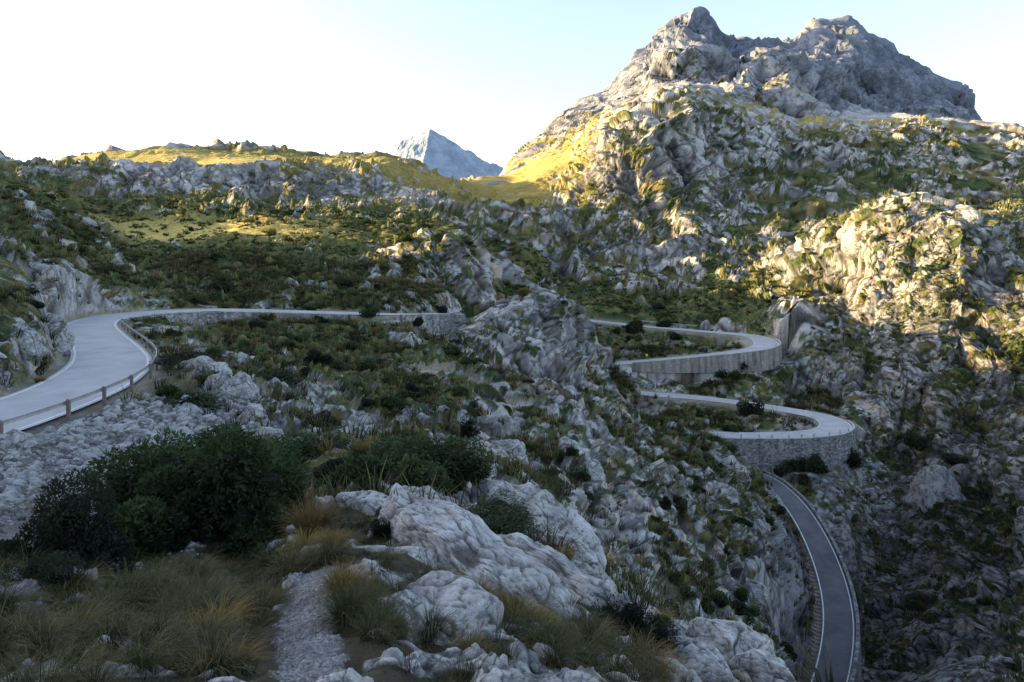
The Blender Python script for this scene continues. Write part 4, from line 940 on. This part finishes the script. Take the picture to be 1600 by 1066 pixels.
# ---- named shrubs
DG = dict(dark=(.008, .013, .006), light=(.052, .086, .030)); BD = dict(dark=(.006, .009, .006), light=(.036, .050, .026)); YL = dict(dark=(.05, .05, .015), light=(.22, .19, .05))
SH = [ # px, py(base), d, width m, height m, palette, leaves, leaf size, label
 (270,830,12.6,1.75,1.65,DG,9000,.055,'left lobe of dense dark green bush, largest bush on the near slope'),
 (360,840,11.8,1.9,1.75,DG,11000,.055,'largest dense dark green bush in the middle of the near slope'),
 (432,835,12.2,1.1,1.15,DG,8000,.055,'right hand dense green bush beside the golden grass tuft'),
 (320,765,17,2.0,1.2,DG,8000,.06,'dense green bush top against the scree'),
 (130,905,9.0,1.0,1.1,BD,14000,.045,'almost black bush beside the dark scree at lower left'),
 (75,965,7.0,.5,.45,BD,8000,.05,'low blackish bush below the almost black bush'),
 (475,745,21.5,1.7,1.0,DG,5000,.07,'spreading dark shrub behind the largest bush'),
 (525,770,18,.9,.6,DG,4000,.06,'dark shrub with golden grass on its right side'),
 (685,785,17.8,2.1,1.25,DG,9000,.055,'bright green spreading shrub between the limestone slabs'),
 (640,765,19.5,1.3,1.0,DG,5000,.06,'dark green shrub at the left end of the spreading shrub'),
 (775,850,13.2,1.35,.55,DG,6000,.05,'low green shrub lying along the limestone slab'),
 (820,772,20,1.5,.6,DG,4000,.06,'low dull green shrub on the rim above the drop'),
 (597,890,9.9,.32,.36,BD,2600,.07,'small blackish bush against the long limestone slab'),
 (540,868,10.8,.2,.2,DG,1200,.09,'tiny green bush at the side of the gravel path'),
 (597,838,12.4,.26,.2,DG,1200,.09,'tiny green bush on the limestone shelf'),
 (545,815,14,.4,.35,DG,1800,.08,'small dull bush with dry grass on the limestone shelf'),
 (930,1025,9.0,.85,.62,BD,9000,.045,'broad blackish bush among the rocks at bottom centre'),
 (985,1010,10.0,.75,.55,BD,7000,.045,'blackish bush touching the crest boulders'),
 (1110,1000,12.4,.4,.3,BD,2000,.06,'small dark bush on top of the crest boulders'),
 (430,605,48,2.6,1.0,DG,2500,.09,'dark shrub below the rounded pale boulder'),
 (290,577,50,2.4,1.0,BD,2500,.09,'dark shrub strip under the stone wall on the bend'),
 (300,640,38,2.2,.9,DG,2500,.09,'green shrub above the middle of the scree'),
 (330,600,44,2.0,.8,DG,2500,.09,'green shrub beside the long rock rib'),
 (345,478,139,3.2,3.0,BD,1500,.12,'round dark bush above the road at the top of the left bend'),
 (425,352,262,2.6,3.4,YL,1200,.12,'sunlit lone bush tree on the golden grass strip'),
 (300,358,272,2.0,2.0,DG,900,.13,'small green bush on the golden grass strip'),
 (817,470,141,2.0,1.9,YL,1200,.12,'pale yellow sunlit bush on top of the rock knoll'),
 (732,705,46,1.4,1.9,BD,3000,.08,'dark shrub growing in the lap of the white outcrop'),
 (690,495,146,2.2,2.2,BD,1200,.12,'dark bush on the road edge at the knoll'),
 (575,500,122,2.2,2.0,DG,1200,.12,'bush with golden tips on the road edge'),
 (1174,668,163,4.6,5.4,BD,2600,.09,'tall dark bush inside the lower hairpin bend'),
 (990,545,216,5.0,4.6,BD,2000,.10,'dark tree like bush inside the upper hairpin bend'),
 (1130,618,183,2.6,2.6,BD,1000,.12,'dark bush above the middle road leg'),
 (1160,570,190,2.2,2.2,BD,900,.12,'dark bush at the foot of the stained concrete wall'),
 (1212,492,238,3.4,3.4,BD,900,.12,'dark bush below the sunlit crag'),
 (1243,735,146.5,3.6,3.4,DG,2200,.09,'dark bush at the foot of the tall rubble wall'),
 (1275,722,146,3.6,3.6,DG,1800,.10,'dark bush at the right end of the tall rubble wall'),
 (1212,738,147,2.4,2.4,BD,1500,.10,'dark bush behind the thin wooden pole under the tall wall'),
 (1150,735,146,3.4,2.6,BD,1500,.10,'dark scrub at the left foot of the tall rubble wall'),
 (1330,720,152,3.0,4.0,BD,1500,.10,'dark bush right of the lower hairpin bend'),
 (1440,700,160,3.0,3.0,BD,1200,.11,'dark bush above the dry gully in the gorge'),
 (1490,745,150,3.4,2.8,BD,1200,.11,'dark bush over the layered rock dome')]
for k, (px, py, d, wdt, hgt, pal, nl, ls, lb) in enumerate(SH):
    g = ground_at(px, d=d)
    dat = bush_data(3000 + k, nl, ls * (1.0 if d > 40 else .9), lobes=12 if wdt > 1 else 7, **pal)
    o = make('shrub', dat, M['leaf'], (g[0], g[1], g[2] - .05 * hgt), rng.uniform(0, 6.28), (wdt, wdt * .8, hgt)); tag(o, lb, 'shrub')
    if pal is YL or 'tree' in lb:
        a1, f1_ = box((0, 0, -.1), .12, .12, .55); mesh_obj('trunk', a1, f1_, M['timber'], parent=o)

# ---- scattered shrubs
near_b = [bush_data(3200 + k, 1500, .13, lobes=8, **(DG if k % 3 else BD)) for k in range(6)]
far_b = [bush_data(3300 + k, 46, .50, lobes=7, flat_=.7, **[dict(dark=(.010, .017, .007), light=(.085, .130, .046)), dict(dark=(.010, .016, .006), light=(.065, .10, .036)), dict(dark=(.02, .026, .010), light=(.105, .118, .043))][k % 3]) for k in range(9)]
vegp = np.clip(veg * 1.2 + 0.10 * rock * (1 - scree), 0, 1) * clear * infrm * (1 - track) * (1 - path) * (1 - meadow * .8)
clus = sstep(-.15, .35, perlin(X32 / 9, Y32 / 9, Z32 / 9, 800)) * .8 + .2
pid = pick(vegp * clus * (Dv > 15) * (Dv < 330) * np.where(Dv < 60, 1.0, .6) * (.35 + .65 * (1 - rock)), 11000, 21)
ok = visible(pos[pid], .6, 1.04); pid = pid[ok]
szb = rng.lognormal(-.35, .38, len(pid)).clip(.3, 1.9) * (0.72 + Dv[pid] / 420)
order = np.argsort(-szb / Dv[pid])
REG = [(lambda u_, d: d < 62 and u_ < 620, 'dark green shrub on the slope between the scree and the valley', 'shrubs below the scree'),
       (lambda u_, d: d < 62, 'dark green shrub among the limestone crags at the valley rim', 'shrubs at the valley rim'),
       (lambda u_, d: u_ < 700 and d > 118, 'shrub on the hillside above the left stretch of road', 'shrubs above the left road'),
       (lambda u_, d: u_ < 640, 'shrub in the hollow below the road wall', 'shrubs in the hollow'),
       (lambda u_, d: u_ < 930, 'shrub on the slopes around the central rock knoll', 'shrubs around the knoll'),
       (lambda u_, d: u_ < 1290 and d < 150, 'shrub on the steep slope left of the lowest road', 'shrubs left of the lowest road'),
       (lambda u_, d: u_ < 1290, 'shrub on the ground around the two hairpin bends', 'shrubs around the hairpins'),
       (lambda u_, d: True, 'shrub clinging to the rocks of the dark gorge on the right', 'shrubs of the gorge')]
b_mesh = [make('shrub', d_, M['leaf']) for d_ in near_b]; used_first = set()
for q_ in order[:255]:
    w_ = int(rng.integers(0, 6)); p = pos[pid[q_]]
    if w_ not in used_first: o = b_mesh[w_]; used_first.add(w_)
    else: o = b_mesh[w_].copy(); COL.objects.link(o)
    o.location = (p[0], p[1], p[2] - .1 * szb[q_]); o.rotation_euler = (0, 0, rng.uniform(0, 6.28)); s_ = szb[q_]; o.scale = (s_, s_ * rng.uniform(.8, 1.1), s_ * rng.uniform(.6, 1.0))
    u_ = CX + p[0] / p[1] * F
    for fn, lb, gr in REG:
        if fn(u_, p[1]): tag(o, lb, 'shrub', gr); break
rest = order[255:]; print('shrubs', len(rest))
pr = pos[pid[rest]]; pr[:, 2] -= .12 * szb[rest]
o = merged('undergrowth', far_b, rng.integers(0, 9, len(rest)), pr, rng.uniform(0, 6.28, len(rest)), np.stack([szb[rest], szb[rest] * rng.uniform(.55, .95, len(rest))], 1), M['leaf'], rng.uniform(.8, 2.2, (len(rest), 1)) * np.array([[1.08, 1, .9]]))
tag(o, 'low scrub covering the valley slopes', 'scrub', kind='stuff')

# ---- grass tufts
GOLD = dict(base=(.05, .045, .015), mid=(.17, .13, .045), tip=(.32, .23, .09)); GRN = dict(base=(.006, .010, .004), mid=(.030, .042, .015), tip=(.17, .16, .07)); DRP = dict(base=(.005, .008, .004), mid=(.032, .038, .016), tip=(.25, .22, .12))
TF = [ # px, py, d, palette, scale, droop, blades, label
 (487,845,10.6,GOLD,.95,.7,500,'tall golden grass tuft at the right side of the largest bush'),
 (478,878,9.4,GOLD,.62,.9,420,'straw coloured grass tuft at the head of the gravel path'),
 (432,890,9.2,GRN,.72,.9,520,'rounded green grass tuft under the largest bush'),
 (520,905,8.6,GOLD,.50,1.0,420,'small golden grass tuft right of the gravel path'),
 (536,985,6.5,GOLD,.55,1.0,560,'golden grass tuft leaning over the right side of the gravel path'),
 (545,1030,5.7,GRN,.55,1.1,560,'drooping green grass tuft beside the bottom of the gravel path'),
 (600,1062,5.3,GRN,.50,1.1,520,'long green grass tuft at the bottom beside the pitted outcrop'),
 (735,1066,5.6,GOLD,.36,.7,300,'straw grass tuft in front of the pitted outcrop'),
 (700,935,8.0,GOLD,.45,.7,320,'dry grass in the crack below the long slab'),
 (745,950,7.9,GOLD,.48,.7,340,'dry orange grass between the two biggest slabs'),
 (800,985,7.4,GOLD,.50,.7,380,'golden grass standing beside the pitted outcrop'),
 (830,1015,7.1,GOLD,.55,.7,420,'tall straw grass at the lower corner of the pitted outcrop'),
 (882,1035,7.5,GOLD,.40,.8,360,'star shaped golden grass tuft left of the blackish bush'),
 (850,970,8.6,GOLD,.45,.7,320,'dry grass under the blunt limestone block'),
 (1025,985,11.4,GOLD,.50,.8,320,'orange grass tuft on the rock crest'),
 (950,985,10.4,GOLD,.40,.8,260,'golden grass at the edge of the blackish bush'),
 (1035,1050,9.8,GOLD,.36,.8,260,'golden grass tuft below the crest boulders'),
 (560,755,20,GOLD,.95,.8,360,'golden grass behind the limestone shelf'),
 (585,735,23,GRN,1.0,.8,360,'yellow green grass beside the dark shrub'),
 (735,770,20,GOLD,.95,.8,360,'golden grass at the right end of the spreading shrub'),
 (850,845,14.6,GOLD,.55,.8,260,'golden grass in the crack of the split slab'),
 (880,900,13.0,GOLD,.55,.8,260,'golden grass on the ledge above the drop'),
 (520,655,36,GOLD,1.5,.8,360,'yellow grass clump among pale rocks in the middle ground'),
 (450,640,40,GRN,1.5,.8,360,'green grass clump among pale rocks in the middle ground'),
 (215,520,70,GOLD,1.6,.7,300,'straw grass at the guardrail end on the left bend'),
 (62,598,44,GOLD,1.0,.8,300,'brown grass beside the left edge of the road'),
 (20,585,45,GRN,1.4,.9,400,'hanging grass on the boulder by the left bend')]
for k, (px, py, d, pal, s_, dr, nb, lb) in enumerate(TF):
    g = ground_at(px, d=d)
    o = make('grass_tuft', tuft_data(4000 + k, nb if d > 12 else nb * 2, .009 + .0012 * d / max(s_, .3) * .5, 4 if d < 15 else 3, droop=dr, lean=(.35, -.15), **pal), M['grass'], g, 0, s_ * .80); tag(o, lb, 'grass tuft')
t_near = [tuft_data(4200 + k, 240, .013, 4, .20, (.35, 1.0), 1.25, (.5, -.3), **[DRP, GRN, DRP, GOLD, GRN][k]) for k in range(5)]
lawn = (blob(230, 6.3, 190, .38, 1.2) + blob(400, 8.6, 90, .16, .8)) * sstep(.28, .5, fbm(X32 / 1.1, Y32 / 1.1, Z32 * 0, 2, 820) + .5) + blob(560, 5.5, 60, .15, .9) + blob(850, 7.5, 150, .2, .25)
pid = pick(np.clip(lawn, 0, 1) * (1 - path) * (1 - path_near) * (Dv < 14) * (Dv > 2.8) * (pu > -60) * (pu < 1200) * (pv < 1300) * (1 - .9 * sstep(.5, .8, scree)), 420, 31)
r_o = np.argsort(Dv[pid]); pid = pid[r_o]
t_mesh = [make('grass_tuft', d_, M['grass']) for d_ in t_near]; used_first = set()
for p_ in pid[:270]:
    w_ = int(rng.choice(5, p=[.32, .22, .26, .08, .12])); p = pos[p_]
    if w_ not in used_first: o = t_mesh[w_]; used_first.add(w_)
    else: o = t_mesh[w_].copy(); COL.objects.link(o)
    o.location = p; o.rotation_euler = (0, 0, rng.uniform(-.9, .9)); s_ = rng.uniform(.22, .46) * (.8 + p[1] / 25); o.scale = (s_ * 1.15, s_ * 1.15, s_)
    u_ = CX + p[0] / p[1] * F
    tag(o, 'long drooping grass tuft on the dark near slope left of the gravel path' if u_ < 480 else 'grass tuft right of the gravel path among the near rocks', 'grass tuft', 'drooping grass tufts left of the path' if u_ < 480 else 'grass tufts right of the path')
# the rest of the grass, thick on the ground
t_far = [tuft_data(4300 + k, 22, .05, 2, .3, (.5, 1.0), .9, (.2, -.1), **[GRN, GOLD, DRP, GRN][k]) for k in range(4)]
t_mid = [tuft_data(4400 + k, 60, .016, 3, .3, (.4, .9), 1.0, (.4, -.2), **[GRN, DRP, GRN, GOLD][k]) for k in range(4)]
p1 = pick(np.clip(veg + .12, 0, 1) * clear * infrm * (1 - track) * (1 - path) * (1 - .92 * scree) * (Dv > 13) * (Dv < 200) * (0.35 + vkind) * np.where(Dv < 60, 1.5, .8), 16000, 41); p1 = p1[visible(pos[p1], .3, 1.04)]
p2 = pick(np.clip(veg * .6 + lawn, 0, 1) * (1 - path) * (1 - path_near) * (1 - .95 * sstep(.5, .8, scree)) * (Dv > 2.6) * (Dv <= 14) * (pv < 1300) * (pu > -60) * (pu < 1300), 1500, 42)
locs = np.concatenate([pos[p1], pos[p2]]); sc_ = np.concatenate([rng.uniform(.5, 1.2, len(p1)) * (.8 + Dv[p1] / 130), rng.uniform(.12, .28, len(p2))])
wh_ = np.concatenate([rng.choice(4, len(p1), p=[.42, .13, .25, .20]), 4 + rng.choice(4, len(p2), p=[.35, .3, .25, .1])])
o = merged('grass', t_far + t_mid, wh_, locs, rng.uniform(0, 6.28, len(locs)), np.stack([sc_, sc_], 1), M['grass'], rng.uniform(.6, 1.3, (len(locs), 1)) * np.ones((1, 3)))
tag(o, 'grass growing over the slopes between the rocks', 'grass', kind='stuff')
print('plants', time.time() - T0, len(locs))

# ------------------------------------------------------------------ small things
def tube(p0, p1, r0, r1, k=8):
    p0, p1 = np.array(p0, float), np.array(p1, float); t = p1 - p0; t /= np.linalg.norm(t); a = np.cross(t, (0.3, .8, .52)); a /= np.linalg.norm(a); b_2 = np.cross(t, a)
    th = np.arange(k) * 2 * math.pi / k
    ring = lambda c_, r_: c_ + r_ * (np.cos(th)[:, None] * a + np.sin(th)[:, None] * b_2)
    vv = np.concatenate([ring(p0, r0), ring(p1, r1), [p0, p1]])
    ff = [[i, (i + 1) % k, k + (i + 1) % k, k + i] for i in range(k)]
    tri = [[2 * k, (i + 1) % k, i] for i in range(k)] + [[2 * k + 1, k + i, k + (i + 1) % k] for i in range(k)]
    return vv, [np.array(ff), np.array(tri)]
for px, py, d, h_, lb in [(1207,760,138,5.2,'thin wooden utility pole beside the lowest road'), (1045,640,172,3.6,'thin grey pole on the inner side of the middle road leg')]:
    g = ground_at(px, d=d); rt = empty('utility_pole', g); tag(rt, lb, 'pole')
    vv, ff = tube((0, 0, -.4), (0, 0, h_), .13, .08); mesh_obj('shaft', vv, ff, M['timber'], parent=rt)
    vv, ff = box((0, 0, h_ - .35), 1.0, .09, .09, .4); mesh_obj('crossarm', vv, ff, M['timber'], parent=rt)
g = ground_at(1011, d=193.5); g = np.array([g[0], g[1], max(g[2], -31)])
m, nt, b = new_mat('sign_yellow'); b.inputs['Base Color'].default_value = (.6, .45, .08, 1); M['yellow'] = m
rt = empty('road_sign', g); tag(rt, 'small yellow road sign on a pole beside the upper hairpin', 'road sign')
vv, ff = tube((0, 0, -.3), (0, 0, 2.0), .05, .05); mesh_obj('pole', vv, ff, M['rail'], parent=rt)
vv, ff = box((0, -.06, 1.3), .6, .04, .7); mesh_obj('panel', vv, ff, M['yellow'], parent=rt)
# bollards on the lower hairpin wall
w = WALLS[3]; ids = w['idx'][np.linspace(8, len(w['idx']) - 10, 9).astype(int)]; first = None
for i in ids:
    p = ROAD[i]; o_ = (HW[i] + .62) * w['side']
    if first is None:
        a1, f1_ = box((0, 0, 0), .3, .3, .8); first = mesh_obj('stone_bollard', a1, f1_, M['coping']); bv = first.modifiers.new('bevel', 'BEVEL'); bv.width = .05; bv.segments = 2; o = first
    else: o = first.copy(); COL.objects.link(o)
    o.location = (p[0] + NRM[i, 0] * o_, p[1] + NRM[i, 1] * o_, p[2] + .34); tag(o, 'small stone bollard on top of the tall rubble wall of the lower hairpin', 'bollard', 'bollards on the lower hairpin wall')
# upper roadside wall and rock cut
def straight_wall(a, b2, h_, th, mat, lb):
    a, b2 = np.array(a), np.array(b2); t = b2 - a; L_ = np.hypot(t[0], t[1]); rz = math.atan2(t[1], t[0]); c0 = (a + b2) / 2
    rt = empty('retaining_wall', c0, rz); tag(rt, lb, 'wall', kind='thing'); sl = (b2[2] - a[2]) / 2
    k_ = 24; xs = np.linspace(-L_ / 2, L_ / 2, k_); vv = []
    for x_ in xs:
        z_ = x_ / (L_ / 2) * sl
        vv += [(x_, -th / 2, z_ - 1.5), (x_, -th / 2 * .8, z_ + h_ - .15), (x_, th / 2, z_ + h_ - .15), (x_, th / 2, z_ - 1.5)]
    ff = [[i * 4 + a_, (i + 1) * 4 + a_, (i + 1) * 4 + (a_ + 1) % 4, i * 4 + (a_ + 1) % 4] for i in range(k_ - 1) for a_ in range(4)] + [[3, 2, 1, 0], [(k_ - 1) * 4 + a_ for a_ in range(4)]]
    mesh_obj('wall_face', vv, np.array(ff)[:, ::-1], M[mat], parent=rt)
    vv = []
    for x_ in xs:
        z_ = x_ / (L_ / 2) * sl; vv += [(x_, -th / 2 - .04, z_ + h_ - .15), (x_, -th / 2 - .04, z_ + h_), (x_, th / 2 + .04, z_ + h_), (x_, th / 2 + .04, z_ + h_ - .15)]
    mesh_obj('coping', vv, np.array(ff)[:, ::-1], M['coping'], parent=rt)
straight_wall(P(1003,511,233.5), P(1090,519,228.5), 2.2, .6, 'rubble', 'low grey wall above the far leg of the upper hairpin')
ia = road_index(1200,636,171); pA = ROAD[ia] + np.array([0, -4.0, -1.2]); ib = road_index(1190,681,151); pB = ROAD[ib] + np.array([0, 4.2, -.3])
straight_wall(pA, pB, 1.3, .6, 'rubble', 'short sloping stone wall across the inside of the lower hairpin')
# summit mast
g = ground_at(1138, d=1465); rt = empty('summit_mast', (g[0], g[1], g[2] - 2)); tag(rt, 'tiny mast with a crossbar on the mountain ridge', 'mast')
vv, ff = tube((0, 0, 0), (0, 0, 18), .6, .45); mesh_obj('shaft', vv, ff, M['timber'], parent=rt)
vv, ff = box((0, 0, 13), 6, .5, .6); mesh_obj('crossbar', vv, ff, M['timber'], parent=rt)
# birds
m, nt, b = new_mat('dark_feathers'); b.inputs['Base Color'].default_value = (.02, .02, .02, 1); M['feather'] = m
def bird(px, py, d, s_, lb):
    V_ = np.array([(-.5,0,0),(-.2,.09,.03),(-.2,-.09,.03),(-.2,0,.1),(-.2,0,-.06),(.25,.07,.02),(.25,-.07,.02),(.25,0,.07),(.25,0,-.05),(.5,.02,.05),(.7,.12,.03),(.7,-.12,.03),
      (-.12,.5,.16),(.12,.5,.16),(.05,1.1,.02),(.2,1.05,.02),(-.12,-.5,.16),(.12,-.5,.16),(.05,-1.1,.02),(.2,-1.05,.02)]) * s_
    F3 = [(0,1,3),(0,3,2),(0,4,1),(0,2,4),(5,9,7),(7,9,6),(5,8,9),(8,6,9),(9,10,11)]
    F4 = [(1,5,7,3),(3,7,6,2),(4,8,5,1),(2,6,8,4),(1,12,13,5),(12,14,15,13),(2,6,17,16),(16,17,19,18)]
    o = mesh_obj('bird', V_, [np.array(F3), np.array(F4)], M['feather']); o.location = P(px, py, d); o.rotation_euler = (.3, .2, .5); tag(o, lb, 'bird')
bird(571,90,260,.45,'dark bird gliding in the white sky above the left plateau')
bird(922,117,500,.35,'tiny bird near the left shoulder of the tall mountain')
print('done', time.time() - T0)
